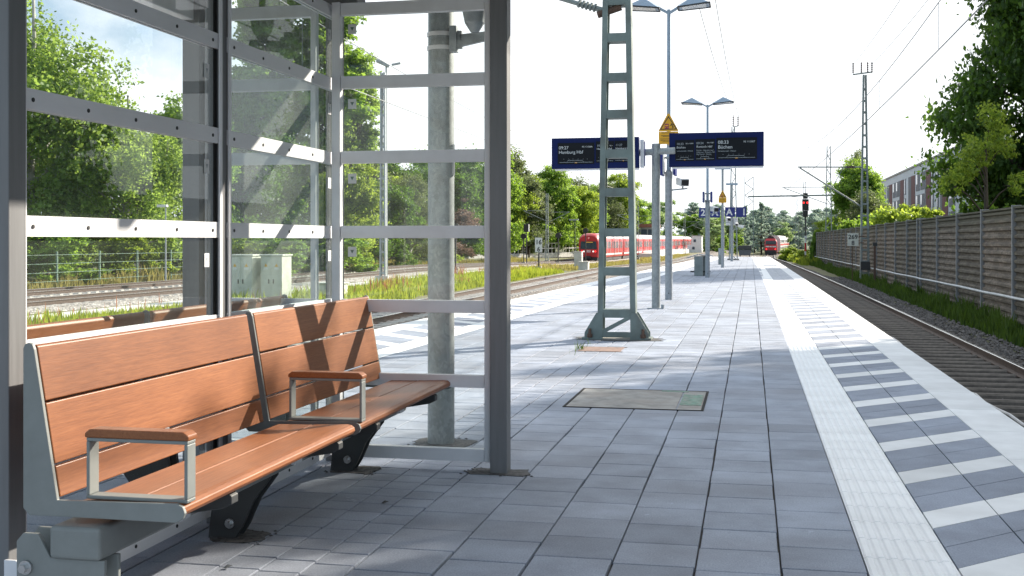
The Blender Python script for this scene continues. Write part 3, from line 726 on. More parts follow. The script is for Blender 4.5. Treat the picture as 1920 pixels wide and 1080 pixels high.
# ------------------------------------------------------------------ bench
def make_bench(name, label):
    t = thing(name, label, 'bench', (0, 0, 0))
    YE = (0.0, 1.52, 3.04)          # plates
    X = lambda x: x                  # local x: 0 at the back of the plates, front positive
    plate = [(0.0, 0.02), (0.02, 0.0), (0.495, 0.0), (0.515, 0.012), (0.522, 0.028), (0.515, 0.046), (0.497, 0.055), (0.112, 0.048), (0.036, 0.492), (0.03, 0.507), (0.018, 0.512), (0.006, 0.507), (0.0, 0.495)]
    plate = [(x, z+0.435) for x, z in plate]
    for i, y in enumerate(YE):
        m = M['bench_grey'] if i == 0 else M['bench_dark']
        MB().prism(plate, 'y', y, y+0.014).build('end_plate', M['bench_grey'] if i != 1 else M['bench_grey_shaded'], t, bevel=0.002)
    # slats, two bays
    bays = [(0.016, 1.468), (1.536, 3.038)]
    d = Vector((-(0.036-0.112), 0, -(0.492-0.048))).normalized()   # down along the backrest
    top = Vector((0.037, 0, 0.935)); nrm = Vector((d.z*-1, 0, d.x)).normalized()  # towards the sitter
    if nrm.x < 0: nrm = -nrm
    cuts = [(0.0, 0.163), (0.171, 0.352), (0.360, 0.452)]
    for y0, y1 in bays:
        for k, (a, b) in enumerate(cuts):
            p0 = top+d*a; p1 = top+d*b
            th = 0.022
            back0, back1 = p0-nrm*th, p1-nrm*th
            if k == 0: prof = [p0, p1, back1, back0-Vector((0.0, 0, 0.006)), p0-nrm*(th*0.75)+Vector((0, 0, 0.004)), p0-nrm*(th*0.35)+Vector((0, 0, 0.007))]
            else: prof = [p0, p1, back1, back0]
            MB().prism([(p.x, p.z) for p in prof], 'y', y0, y1).build('back_slat', M['wood'], t, bevel=0.003)
        MB().prism([(0.178, 0.455), (0.33, 0.457), (0.33, 0.484), (0.178, 0.481)], 'y', y0, y1).build('seat_slat', M['wood'], t, bevel=0.003)
        MB().prism([(0.336, 0.457), (0.49, 0.447), (0.508, 0.452), (0.517, 0.464), (0.514, 0.478), (0.502, 0.487), (0.484, 0.490), (0.336, 0.4845)], 'y', y0, y1).build('seat_slat', M['wood'], t, bevel=0.002)
    # armrests
    for i, y in enumerate((0.02, 1.54)):
        x0, x1, z0, z1, w, th = 0.195, 0.52, 0.487, 0.668, 0.052, 0.011
        mb = MB(); mb.box(x0, x1, y, y+w, z0, z0+th); mb.box(x0, x1, y, y+w, z1-th, z1)
        mb.prism([(x0, z0+th), (x0+th, z0+th), (x0+th, z1-th), (x0, z1-th)], 'y', y, y+w)
        mb.prism([(x1-th, z0+th), (x1, z0+th), (x1, z1-th), (x1-th, z1-th)], 'y', y, y+w)
        arm = mb.build('armrest', M['bench_grey'], t, bevel=0.003)
        MB().prism([(x0-0.004, z1), (x1+0.004, z1), (x1+0.004, z1+0.014), (x1-0.012, z1+0.026), (x0+0.012, z1+0.026), (x0-0.004, z1+0.014)], 'y', y-0.003, y+w+0.003).build('armrest_cap', M['wood'], arm, bevel=0.004)
    # long beam and flat arms under the seat
    MB().box(0.105, 0.27, -0.03, 3.0, 0.318, 0.414).build('support_beam', M['bench_grey'], t, bevel=0.012, seg=3)
    for y in (0.35, 1.32, 1.80, 2.75):
        MB().prism([(0.28, 0.36), (0.47, 0.395), (0.5, 0.41), (0.5, 0.435), (0.49, 0.443), (0.12, 0.432), (0.12, 0.416), (0.28, 0.414)], 'y', y, y+0.05).build('seat_bracket', M['bench_dark'], t, bevel=0.003)
        MB().box(0.27, 0.292, y+0.06, y+0.13, 0.33, 0.405).build('clamp_plate', M['alu'], t, bevel=0.002)
    for i, y in enumerate((0.06, 1.50, 2.93)):
        if i == 0:
            prof = [(-0.012, -0.003), (0.054, -0.003), (0.054, 0.232), (0.262, 0.232), (0.276, 0.246), (0.276, 0.30), (0.262, 0.316), (0.01, 0.386), (-0.012, 0.365)]
            prof = [(-0.012, -0.003), (0.054, -0.003), (0.054, 0.235), (0.262, 0.235), (0.276, 0.249), (0.276, 0.317), (0.1, 0.317), (0.06, 0.385), (0.01, 0.385), (-0.012, 0.36)]
            leg = MB().prism(prof, 'y', y-0.075, y-0.06).build('leg_bracket', M['bench_grey'], t, bevel=0.003)
            MB().prism(prof, 'y', y+0.0, y+0.015).build('leg_bracket', M['bench_grey'], t, bevel=0.003)
            pts = [(0.022, 0.15), (0.022, 0.285)]
        else:
            prof = [(-0.12, -0.003), (0.0, -0.003), (0.035, 0.05), (0.085, 0.16), (0.16, 0.26), (0.17, 0.40), (0.03, 0.41), (-0.08, 0.33)]
            leg = MB().prism(prof, 'y', y-0.075, y-0.06).build('leg_bracket', M['bench_dark'], t, bevel=0.003)
            MB().prism(prof, 'y', y+0.0, y+0.015).build('leg_bracket', M['bench_dark'], t, bevel=0.003)
            pts = [(-0.02, 0.065), (0.115, 0.275)]
        for (bx, bz) in pts:
            mb = MB(); mb.cyl((bx, y-0.083, bz), (bx, y-0.075, bz), 0.021, n=16); mb.cyl((bx, y-0.10, bz), (bx, y-0.083, bz), 0.013, n=6)
            mb.build('bolt', M['steel'], leg)
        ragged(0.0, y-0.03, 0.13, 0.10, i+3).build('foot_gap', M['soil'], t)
    return t
b1 = make_bench('station_bench', 'wooden double bench with two armrests in front of the shelter glass')
b1.location = (-2.118, 3.04, 0)
b2 = dup(b1, (-2.118-0.45, 6.10, 0), PI, 'wooden bench on the far side of the shelter glass, only its backrest top showing')

# ------------------------------------------------------------------ shelter
def build_shelter():
    t = thing('platform_shelter', 'glass platform shelter of grey posts and pale rails around the wooden benches', 'shelter', (-2.33, 4.7, 0))
    PX = -2.33; PY = (3.245, 4.735, 6.215)
    ZT = 2.78
    for y in PY:
        w = 0.03 if y < 6 else 0.04
        if y < 4: w = 0.05
        p = MB().box(PX-w, PX+w, y-0.045, y+0.045, 0, ZT).build('post', M['post'], t, bevel=0.004)
    fp = MB().box(-1.372, -1.278, 6.0, 6.1, -0.0, ZT).build('post', M['post'], t, bevel=0.004)
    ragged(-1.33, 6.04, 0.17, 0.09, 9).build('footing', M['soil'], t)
    MB().box(-3.16, -3.055, 5.99, 6.10, 0, ZT).build('post', M['post'], t, bevel=0.004)
    zs = [0.085, 0.485, 0.89, 1.297, 1.712, 2.128, 2.535]
    # back wall bays
    for (a, b), nb, gm in (((3.29, 4.69), 5, 'glass'), ((4.78, 6.17), 5, 'glass_hazy')):
        MB().quad((PX+0.015, a, 0.06), (PX+0.015, b, 0.06), (PX+0.015, b, 2.56), (PX+0.015, a, 2.56)).build('glass_pane', M[gm], t)
        for z in zs:
            mb = MB(); mb.box(PX+0.022, PX+0.032, a-0.01, b+0.01, z-0.034, z+0.034)
            mb.box(PX-0.002, PX+0.008, a-0.01, b+0.01, z-0.034, z+0.034)
            for k in range(nb):
                yy = a+0.06+(b-a-0.12)*k/(nb-1)
                mb.cyl((PX+0.032, yy, z-0.002), (PX+0.035, yy, z-0.002), 0.0075, n=8, mi=1)
            mb.build('rail', [M['alu'], M['black']], t)
        for y in (a-0.0, b-0.0):
            mb = MB(); mb.box(PX+0.0345, PX+0.044, y-0.012, y+0.012, 0.05, 2.6); mb.build('jamb', M['alu'], t, bevel=0.002)
            mb = MB(); mb.box(PX+0.019, PX+0.0215, y-0.012-(0.02 if y == b else 0), y+0.012+(0.02 if y == a else 0), 0.06, 2.56); mb.build('seal', M['black_rubber'], t)
        for z in zs[2:-1]:
            yy = b-0.09
            s = MB().box(PX+0.0185, PX+0.0195, yy-0.022, yy+0.022, z+0.245, z+0.305).build('sticker', M['white'], t)
            MB().prism([(yy-0.010, z+0.285), (yy+0.010, z+0.285), (yy, z+0.265)], 'x', PX+0.0196, PX+0.0201).build('arrow', M['text_dim'], s)
    # side wings
    for x0, x1, gm in ((-2.285, -1.378, 'glass'), (-3.05, -2.375, 'glass')):
        MB().quad((x0, 6.063, 0.06), (x1, 6.063, 0.06), (x1, 6.063, 2.56), (x0, 6.063, 2.56)).build('glass_pane', M[gm], t)
        for z in zs:
            mb = MB(); mb.box(x0+0.052, x1-0.036, 6.044, 6.0575, z-0.034, z+0.034); mb.box(x0+0.052, x1-0.036, 6.0685, 6.082, z-0.034, z+0.034)
            mb.build('rail', M['alu'], t, bevel=0.002)
        for a, b in ((x0+0.001, x0+0.05), (x1-0.034, x1-0.002)):
            MB().box(a, b, 6.040, 6.086, 0.05, 2.575).build('jamb', M['alu'], t, bevel=0.003)
        for z in zs[2:-1]:
            xx = x0+0.115
            s = MB().box(xx-0.024, xx+0.024, 6.0585, 6.0595, z+0.27, z+0.325).build('sticker', M['white'], t)
            MB().prism([(xx-0.011, z+0.308), (xx+0.011, z+0.308), (xx, z+0.288)], 'y', 6.0580, 6.0584).build('arrow', M['green_paint'], s)
    # roof: longitudinal beams, cross beams, roof sheet and gutter
    MB().box(-3.30, -3.09, 2.3, 6.02, 2.50, 2.62).build('roof_beam', M['alu'], t, bevel=0.006)
    MB().box(-2.42, -2.16, 6.115, 6.26, 2.565, 2.66).build('roof_beam', M['post'], t, bevel=0.006)
    for y in PY:
        MB().box(-4.3, -0.40, y-0.04, y+0.04, ZT, ZT+0.1).build('cross_beam', M['post'], t, bevel=0.004)
    MB().box(-4.35, -0.35, 2.0, 6.9, ZT+0.103, ZT+0.16).build('roof_sheet', M['post'], t)
    # bottom angle brackets at the near post
    MB().prism([(-2.29, 0.0), (-2.12, 0.0), (-2.20, 0.22), (-2.25, 0.25), (-2.29, 0.25)], 'y', 3.19, 3.2).build('foot_bracket', M['alu'], t, bevel=0.002)
    return t
build_shelter()

# ------------------------------------------------------------------ galvanised pole with speaker behind the wing
t = thing('galvanised_pole', 'thick mottled galvanised pole standing right behind the shelter side glass', 'pole', (-1.853, 6.85, 0))
x, y = -1.875, 6.85
mb = MB(); mb.cyl((x, y, -0.02), (x, y, 3.6), 0.083, 0.079, n=28)
mb.cyl((x, y, 0.385), (x, y, 0.39), 0.0845, 0.0835, n=28); mb.build('shaft', M['galv'], t, smooth=True)
for z in (2.435, 2.52):
    MB().cyl((x, y, z-0.012), (x, y, z+0.012), 0.087, n=28).build('clamp', M['alu'], t, smooth=True)
mb = MB(); mb.box(x+0.075, x+0.12, y-0.09, y-0.03, 2.40, 2.56); mb.box(x+0.12, x+0.15, y-0.075, y-0.045, 2.42, 2.53); mb.bar((x+0.14, y-0.06, 2.47), (x+0.36, y-0.06, 2.50), 0.03, 0.075, w2=0.03, h2=0.05)
mb.build('arm', M['galv_small'], t, bevel=0.003)
MB().tube([(x+0.08, y-0.02, 1.84), (x+0.082, y-0.02, 1.70), (x+0.082, y-0.02, 1.65)], 0.012).build('cable_loop', M['galv_small'], t)
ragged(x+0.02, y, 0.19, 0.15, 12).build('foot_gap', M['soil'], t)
t = thing('loudspeaker', 'round grey loudspeaker at the top right corner of the shelter side glass', 'loudspeaker', (-1.63, 6.72, 2.5))
mb = MB(); mb.cyl((-1.63, 6.72, 2.56), (-1.63, 6.72, 2.68), 0.06, 0.085, n=20); mb.cyl((-1.63, 6.72, 2.505), (-1.63, 6.72, 2.56), 0.025, 0.06, n=20); mb.build('horn', M['galv_small'], t, smooth=True)
MB().bar((-1.63, 6.72, 2.68), (-1.63, 6.72, 2.9), 0.03).build('bracket', M['galv_small'], t)

# ------------------------------------------------------------------ masts
def ladder_mast(name, label, cat, x, y, z0, H, w0, w1, leg, depth, rungs, rung_h, mat, group=None, gusset=True, head=True, feet=True):
    t = thing(name, label, cat, (x, y, z0), 0, group)
    for s in (-1, 1):
        mb = MB()
        xb, xt = x+s*(w0/2-leg/2), x+s*(w1/2-leg/2)
        web = leg*0.22
        mb.bar((xb, y-depth/2+web/2, z0), (xt, y-depth/2+web/2, z0+H), leg, web, up=(0, 1, 0))
        mb.bar((xb, y+depth/2-web/2, z0), (xt, y+depth/2-web/2, z0+H), leg, web, up=(0, 1, 0))
        o2 = s*(leg/2-web/2)
        mb.bar((xb+o2, y, z0), (xt+o2, y, z0+H), web, depth-2*web, up=(0, 1, 0))
        mb.build('leg', mat, t)
    for zr in rungs:
        w = w0+(w1-w0)*zr/H
        MB().box(x-w/2+leg, x+w/2-leg, y-depth/2+0.003, y+depth/2-0.003, z0+zr-rung_h/2, z0+zr+rung_h/2).build('rung', mat, t)
    if gusset:
        for s in (-1, 1):
            mb = MB()
            for yy in (y-depth/2-0.014, y+depth/2+0.002):
                mb.prism([(x+s*(w0/2-leg), z0+0.02), (x+s*(w0/2-leg), z0+0.34), (x+s*(w0/2+0.01), z0+0.34), (x+s*(w0/2+0.16), z0+0.09), (x+s*(w0/2+0.16), z0+0.02)], 'y', yy, yy+0.012)
            mb.box(min(x+s*(w0/2-leg), x+s*(w0/2+0.19)), max(x+s*(w0/2-leg), x+s*(w0/2+0.19)), y-depth/2-0.05, y+depth/2+0.05, z0, z0+0.03)
            g = mb.build('foot_plate', mat, t, bevel=0.002)
            mb = MB()
            for yy in (y-depth/2-0.035, y+depth/2+0.035):
                mb.cyl((x+s*(w0/2+0.09), yy, z0+0.03), (x+s*(w0/2+0.09), yy, z0+0.14), 0.018, n=8); mb.cyl((x+s*(w0/2+0.09), yy, z0+0.03), (x+s*(w0/2+0.09), yy, z0+0.075), 0.034, n=6)
            mb.build('anchor_bolt', M['rust'], g)
        mb = MB(); wi = w0/2-leg
        mb.bar((x-wi, y-depth/2-0.003, z0+0.10), (x+wi, y-depth/2-0.003, z0+0.29), 0.05, 0.012, up=(0, 1, 0)); mb.box(x-wi, x+wi, y-depth/2-0.008, y-depth/2+0.006, z0+0.03, z0+0.10)
        mb.build('brace', mat, t)
    return t

mx, my = -1.655, 14.5
rz_ = [0.33, 0.86, 1.35, 1.86, 2.345, 2.845, 3.31, 3.81, 4.27, 4.77, 5.25, 5.75, 6.25, 6.75, 7.25, 7.75, 8.25, 8.75]
t = ladder_mast('ladder_mast', 'dark green ladder mast with bolted foot plates, standing on the platform before the displays', 'mast', mx, my, 0.0, 9.2, 0.49, 0.20, 0.07, 0.22, rz_, 0.105, M['mast_green'])
mb = MB(); mb.cyl((mx-0.16, my, 4.17), (mx-0.5, my+0.05, 4.28), 0.035); mb.cyl((mx-0.5, my+0.05, 4.28), (mx-3.6, my+0.2, 5.35), 0.03); mb.cyl((mx-0.16, my, 5.6), (mx-3.9, my+0.2, 5.62), 0.025)
for k in range(5): mb.cyl((mx-0.28-0.05*k, my+0.012, 4.21+0.016*k), (mx-0.30-0.05*k, my+0.013, 4.217+0.016*k), 0.055)
mb.build('cantilever', M['mast_far'], t)
mb = MB(); mb.cyl((mx-0.25, my-0.04, 4.11), (mx+0.05, my-0.04, 4.20), 0.045, n=8); mb.build('clamp', M['rust'], t)
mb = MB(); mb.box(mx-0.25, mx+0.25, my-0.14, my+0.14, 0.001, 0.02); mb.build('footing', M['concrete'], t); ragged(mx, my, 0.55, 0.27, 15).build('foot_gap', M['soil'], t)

# ------------------------------------------------------------------ departure displays on a T post
t = thing('display_post', 'galvanised T shaped post that carries the two blue departure displays', 'post', (-1.71, 21.2, 0))
mb = MB(); mb.cyl((-1.71, 21.2, 0), (-1.71, 21.2, 3.03), 0.078, n=20); mb.build('post', M['galv'], t, smooth=True)
mb = MB(); mb.cyl((-2.06, 21.2, 2.87), (-1.36, 21.2, 2.90), 0.062, n=16); mb.build('arm', M['galv'], t, smooth=True)
mb = MB(); mb.box(-1.86, -1.56, 21.05, 21.35, 0, 0.015); mb.cyl((-1.58, 21.1, 0.015), (-1.58, 21.1, 0.08), 0.03, n=8); mb.build('base_plate', M['galv_small'], t)

def display(label, x0, x1, z0, z1, y, screens):
    t = thing('departure_display', label, 'display', ((x0+x1)/2, y, z0))
    d = 0.17
    MB().box(x0, x1, y-d/2, y+d/2, z0, z1).build('housing', M['blue'], t, bevel=0.006)
    MB().box(x0+0.06, x1-0.01, y-d/2+0.02, y+d/2-0.02, z0-0.03, z0-0.002).build('bottom_strip', M['alu'], t)
    for (a, b, c, e, big, lines) in screens:
        s = MB().box(a, b, y-d/2-0.006, y-d/2-0.001, c, e).build('screen', M['screen'], t)
        yy = y-d/2-0.0095
        h = e-c; w = b-a
        k = 0.085 if big else 0.056
        for i, (tx, fx, fz, sz, mt, al) in enumerate(lines):
            text('screen_text', tx, a+fx*w, yy, c+fz*h, sz, M[mt], s, align=al)
        # line diagram along the bottom of the screen
        mb = MB(); mb.box(a+0.05*w, b-0.05*w, yy-0.001, yy+0.002, c+0.075*h, c+0.088*h)
        xa, xb = (a+0.28*w, a+0.68*w)
        mb.box(xa, xb, yy-0.001, yy+0.002, c+0.165*h, c+0.178*h); mb.bar((xa, yy, c+0.17*h), (xa-0.03*w, yy, c+0.09*h), 0.004, 0.003); mb.bar((xb, yy, c+0.17*h), (xb+0.03*w, yy, c+0.09*h), 0.004, 0.003)
        for q in (0.16, 0.30, 0.41, 0.55, 0.69, 0.8): mb.box(a+q*w, a+(q+0.012)*w, yy-0.001, yy+0.002, c+0.225*h, c+0.245*h)
        mb.build('line_diagram', M['text_dim'], s)
        MB().box(a+0.47*w, a+0.53*w, yy-0.0014, yy+0.002, c+0.05*h, c+0.07*h).build('marker', M['text_orange'], s)
    return t
k = 1.71/1370
zz = lambda v: 3.232-(v-375)*k*1.0
xx = lambda u: -1.48+(u-262)*k
display('blue display right of the post, showing 08:33 Büchen', -1.48, 0.23, 2.61, 3.232, 21.42, [
    (xx(950), xx(1535), zz(775), zz(455), True, [('08:33', 0.04, 0.72, 0.088, 'text_white', 'LEFT'), ('Büchen', 0.04, 0.50, 0.088, 'text_white', 'LEFT'), ('Schwarzenbek - Müssen', 0.04, 0.36, 0.034, 'text_dim', 'LEFT'), ('RE 1/13007', 0.95, 0.77, 0.044, 'text_white', 'RIGHT')]),
    (xx(645), xx(930), zz(785), zz(470), False, [('09:34', 0.06, 0.76, 0.058, 'text_dim', 'LEFT'), ('Rostock Hbf', 0.06, 0.60, 0.056, 'text_white', 'LEFT'), ('Büchen - Hagenow Land -', 0.06, 0.45, 0.031, 'text_dim', 'LEFT'), ('Holthusen - Schwerin Hbf -', 0.06, 0.36, 0.031, 'text_dim', 'LEFT'), ('Bad Kleinen - Bützow', 0.06, 0.27, 0.031, 'text_dim', 'LEFT'), ('RE 1/4307', 0.95, 0.80, 0.03, 'text_white', 'RIGHT')]),
    (xx(352), xx(632), zz(790), zz(478), False, [('10:33', 0.07, 0.76, 0.058, 'text_dim', 'LEFT'), ('Büchen', 0.07, 0.60, 0.056, 'text_white', 'LEFT'), ('Schwarzenbek - Müssen', 0.07, 0.45, 0.031, 'text_dim', 'LEFT'), ('RE 1/13009', 0.95, 0.80, 0.03, 'text_white', 'RIGHT')])])
k2 = 1.61/1605
z2 = lambda v: 3.135-(v-290)*k2
x2 = lambda u: -3.61+(u-110)*k2
display('blue display behind the green mast, showing 09:27 Hamburg Hbf', -3.61, -2.0, 2.575, 3.14, 21.0, [
    (x2(225), x2(905), z2(765), z2(375), True, [('09:27', 0.03, 0.70, 0.082, 'text_white', 'LEFT'), ('Hamburg Hbf', 0.03, 0.49, 0.082, 'text_white', 'LEFT'), ('RE 1/13006', 0.95, 0.77, 0.042, 'text_white', 'RIGHT')]),
    (x2(930), x2(1265), z2(745), z2(355), False, [('10:27', 0.06, 0.75, 0.055, 'text_dim', 'LEFT'), ('Hamburg Hbf', 0.06, 0.60, 0.05, 'text_white', 'LEFT'), ('RE 1', 0.93, 0.76, 0.03, 'text_white', 'RIGHT')]),
    (x2(1275), x2(1595), z2(740), z2(350), False, [('11:27', 0.06, 0.75, 0.055, 'text_dim', 'LEFT'), ('Hamburg Hbf', 0.06, 0.60, 0.05, 'text_white', 'LEFT'), ('RE 1', 0.93, 0.76, 0.03, 'text_white', 'RIGHT')])])
t = thing('display_backing', 'pale metal backing panel at the right end of the left departure display', 'display', (-1.94, 21.16, 2.6))
MB().box(-1.985, -1.915, 21.04, 21.22, 2.59, 3.10).build('panel', M['alu'], t, bevel=0.004)
MB().box(-1.912, -1.905, 21.06, 21.2, 2.62, 3.07).build('cover', M['sign_blue'], t)

# ------------------------------------------------------------------ platform lamps with twin heads
def make_lamp():
    t = thing('platform_lamp', 'lamp', 'street lamp', (0, 0, 0))
    mb = MB(); mb.cyl((0, 0, 0), (0, 0, 2.68), 0.078, 0.078, n=18); mb.cyl((0, 0, 2.68), (0, 0, 2.74), 0.078, 0.046, n=18); mb.build('lower_pole', M['galv_small'], t, smooth=True)
    MB().cyl((0, 0, 2.74), (0, 0, 6.13), 0.045, 0.036, n=14).build('upper_pole', M['lamp_blue'], t, smooth=True)
    MB().cyl((0, 0, 0.14), (0, -0.082, 0.14), 0.012, n=8).build('bolt', M['black'], t)
    for s in (-1, 1):
        MB().bar((0, 0, 6.05), (s*0.24, 0, 6.19), 0.06, 0.05).build('arm', M['lamp_blue'], t)
        mb = MB()
        # faceted housing: low pyramid tapering to the outer edge
        b = [(s*0.20, -0.20, 6.14), (s*0.86, -0.26, 6.20), (s*0.86, 0.26, 6.20), (s*0.20, 0.20, 6.14)]
        tp = [(s*0.18, -0.03, 6.20), (s*0.52, -0.10, 6.38), (s*0.52, 0.10, 6.38), (s*0.18, 0.03, 6.20)]
        mb.add(b+tp, [(0, 3, 2, 1), (4, 5, 6, 7), (0, 1, 5, 4), (1, 2, 6, 5), (2, 3, 7, 6), (3, 0, 4, 7)])
        h = mb.build('lamp_head', M['lamp_blue'], t)
        mb = MB(); mb.quad((s*0.28, -0.15, 6.142), (s*0.78, -0.19, 6.187), (s*0.78, 0.19, 6.187), (s*0.28, 0.15, 6.142)); mb.build('diffuser', M['lamp_glass'], h)
        mb = MB()
        for q in range(4): mb.bar(b[q], b[(q+1) % 4], 0.03, 0.03)
        mb.build('rim', M['bench_dark'], h)
    return t
l1 = make_lamp(); l1.location = (-1.70, 24.4, 0); l1['label'] = 'tall twin headed lamp behind the right departure display'
l2 = dup(l1, (-1.44, 39.4, 0), label='second twin headed lamp, next to the grey winged stand', scale=(1, 1, 0.955))

def warning_sign(label, x, y, zt, w):
    h = w*0.9
    t = thing('warning_sign', label, 'sign', (x, y, zt-h-0.28*w/0.41))
    yy = y-0.09
    MB().prism([(x-w/2, zt-h), (x+w/2, zt-h), (x+w/2, zt-h+0.02), (x+0.02, zt), (x-0.02, zt), (x-w/2, zt-h+0.02)], 'y', yy, yy+0.006).build('triangle', M['yellow'], t)
    mb = MB(); o = [(x-w*0.45, zt-h+0.035), (x+w*0.45, zt-h+0.035), (x, zt-0.045)]
    c = (x, zt-h*0.64)
    i = [(c[0]+(p[0]-c[0])*0.82, c[1]+(p[1]-c[1])*0.82) for p in o]
    for k in range(3):
        q = (k+1) % 3
        mb.quad((o[k][0], yy-0.002, o[k][1]), (o[q][0], yy-0.002, o[q][1]), (i[q][0], yy-0.002, i[q][1]), (i[k][0], yy-0.002, i[k][1]))
    mb.build('border', M['black'], t)
    u = w/0.41
    mb = MB(); cx, cz = x-0.035*u, zt-h+0.055*u
    mb.prism([(cx-0.045*u, cz), (cx+0.045*u, cz), (cx+0.045*u, cz+0.09*u), (cx+0.03*u, cz+0.105*u), (cx-0.03*u, cz+0.105*u), (cx-0.045*u, cz+0.09*u)], 'y', yy-0.004, yy-0.001)
    tr = mb.build('train_symbol', M['magenta'], t)
    mb = MB(); mb.box(cx-0.032*u, cx+0.032*u, yy-0.006, yy-0.0045, cz+0.05*u, cz+0.08*u); mb.box(cx-0.035*u, cx-0.015*u, yy-0.006, yy-0.0045, cz+0.015*u, cz+0.03*u); mb.box(cx+0.015*u, cx+0.035*u, yy-0.006, yy-0.0045, cz+0.015*u, cz+0.03*u)
    mb.build('window_symbol', M['yellow'], tr)
    mb = MB(); px = x+0.065*u
    mb.cyl((px-0.005*u, yy-0.004, cz+0.10*u), (px-0.005*u, yy-0.001, cz+0.10*u), 0.012*u, n=10)
    for a, b in (((-0.005, 0.09), (0.02, 0.05)), ((0.02, 0.05), (0.045, 0.02)), ((0.02, 0.05), (0.015, 0.005)), ((0.0, 0.08), (-0.03, 0.065)), ((0.005, 0.08), (0.04, 0.08))):
        mb.bar((px+a[0]*u, yy-0.003, cz+a[1]*u), (px+b[0]*u, yy-0.003, cz+b[1]*u), 0.013*u, 0.003, up=(0, 1, 0))
    mb.build('figure_symbol', M['black'], t)
    pl = MB().box(x-w/2, x+w/2, yy, yy+0.006, zt-h-0.27*u, zt-h-0.008*u).build('text_plate', M['yellow'], t)
    mb = MB()
    for a, b in ((-0.035, 0.15), (-0.09, 0.16), (-0.105, 0.12), (-0.16, 0.17), (-0.19, 0.17), (-0.22, 0.12)):
        mb.box(x-b*u, x+b*u*0.9, yy-0.0025, yy-0.0005, zt-h+(a-0.004)*u, zt-h+(a+0.004)*u)
    mb.build('text_lines', M['black'], pl)
    mb = MB(); mb.cyl((x, y-0.08, zt-h*0.7), (x, y+0.03, zt-h*0.7), 0.02, n=8); mb.box(x-0.1, x+0.1, yy+0.0065, yy+0.03, zt-h-0.2*u, zt-h-0.16*u); mb.build('bracket', M['galv_small'], t)
    return t
warning_sign('large yellow triangular train warning sign above the right display', -1.70, 24.4, 3.92, 0.41)

def side_boards(label, x, y, z0, z1, group):
    t = thing('sign_board', label, 'sign', (x, y, z0), 0, group)
    for s in (-1, 1):
        MB().box(x+s*0.135-0.025, x+s*0.135+0.025, y-0.28, y+0.28, z0, z1).build('board', M['sign_blue'], t, bevel=0.004)
        MB().box(x+s*0.098-0.010, x+s*0.098+0.010, y-0.27, y+0.27, z0+0.02, z1-0.02).build('board_back', M['white'], t)
    mb = MB()
    for z in (z0+0.06, z1-0.06): mb.cyl((x, y, z-0.02), (x, y, z+0.02), 0.086, n=16)
    mb.build('clamp', M['galv_small'], t)
    return t
side_boards('pair of blue boards seen edge on, clamped to the lamp behind the right display', -1.70, 24.4, 2.62, 3.06, 'edge on boards')
side_boards('pair of blue boards seen edge on, clamped to the second lamp', -1.44, 39.4, 2.54, 2.9, 'edge on boards')

def camera_unit(label, px, py, z, dx, r=0.0, group='surveillance cameras', loc_dy=-0.15):
    t = thing('surveillance_camera', label, 'camera', (px+dx, py, z-0.12), 0, group)
    x, y = px+dx, py+loc_dy
    mb = MB(); mb.bar((px, py, z-0.17), (x+0.1, y, z-0.14), 0.035, 0.03); mb.bar((x, y, z-0.14), (x, y, z-0.02), 0.035, 0.035); mb.build('bracket', M['galv_small'], t)
    a = R(r); d = Vector((math.sin(a), -math.cos(a), -0.15)).normalized()
    c = Vector((x, y, z))
    MB().bar(c-d*0.19, c+d*0.17, 0.19, 0.16).build('housing', M['white'], t, bevel=0.02)
    MB().bar(c+d*0.172, c+d*0.19, 0.15, 0.12).build('lens_hood', M['black'], t)
    return t
camera_unit('white surveillance camera on a long bracket beside the right display', -1.70, 24.4, 2.48, 0.30, 20)
camera_unit('white surveillance camera on the second lamp over the blue number signs', -1.44, 39.4, 2.31, 0.23, 25)

# third and fourth post with signs
def thin_post(label, x, y, h, r=0.075):
    t = thing('sign_post', label, 'post', (x, y, 0), 0, 'slim grey posts far along the platform')
    MB().cyl((x, y, 0), (x, y, h*0.6), r, n=14).build('lower_pole', M['galv_small'], t, smooth=True)
    MB().cyl((x, y, h*0.6), (x, y, h), r*0.7, n=14).build('upper_pole', M['galv_small'], t, smooth=True)
    MB().box(x-0.35, x+0.35, y-0.05, y+0.05, h-0.02, h+0.10).build('lamp_bar', M['lamp_blue'], t)
    return t
thin_post('slim grey post carrying the small yellow warning sign', -1.28, 53.8, 4.55)
warning_sign('small yellow triangular train warning sign on the slim post further away', -1.28, 53.8, 3.55, 0.36)
camera_unit('white surveillance camera on the post with the small yellow sign', -1.28, 53.8, 2.24, 0.26, 15)
thin_post('slim grey post carrying the blue A and 1 signs', -1.12, 70.2, 4.6, 0.085)
camera_unit('white surveillance camera below the blue A and 1 signs, left of a dark one', -1.12, 70.2, 2.22, 0.28, 0)
camera_unit('small camera below the blue 1 sign, aimed right', -1.12, 70.2, 2.10, 0.55, 80)

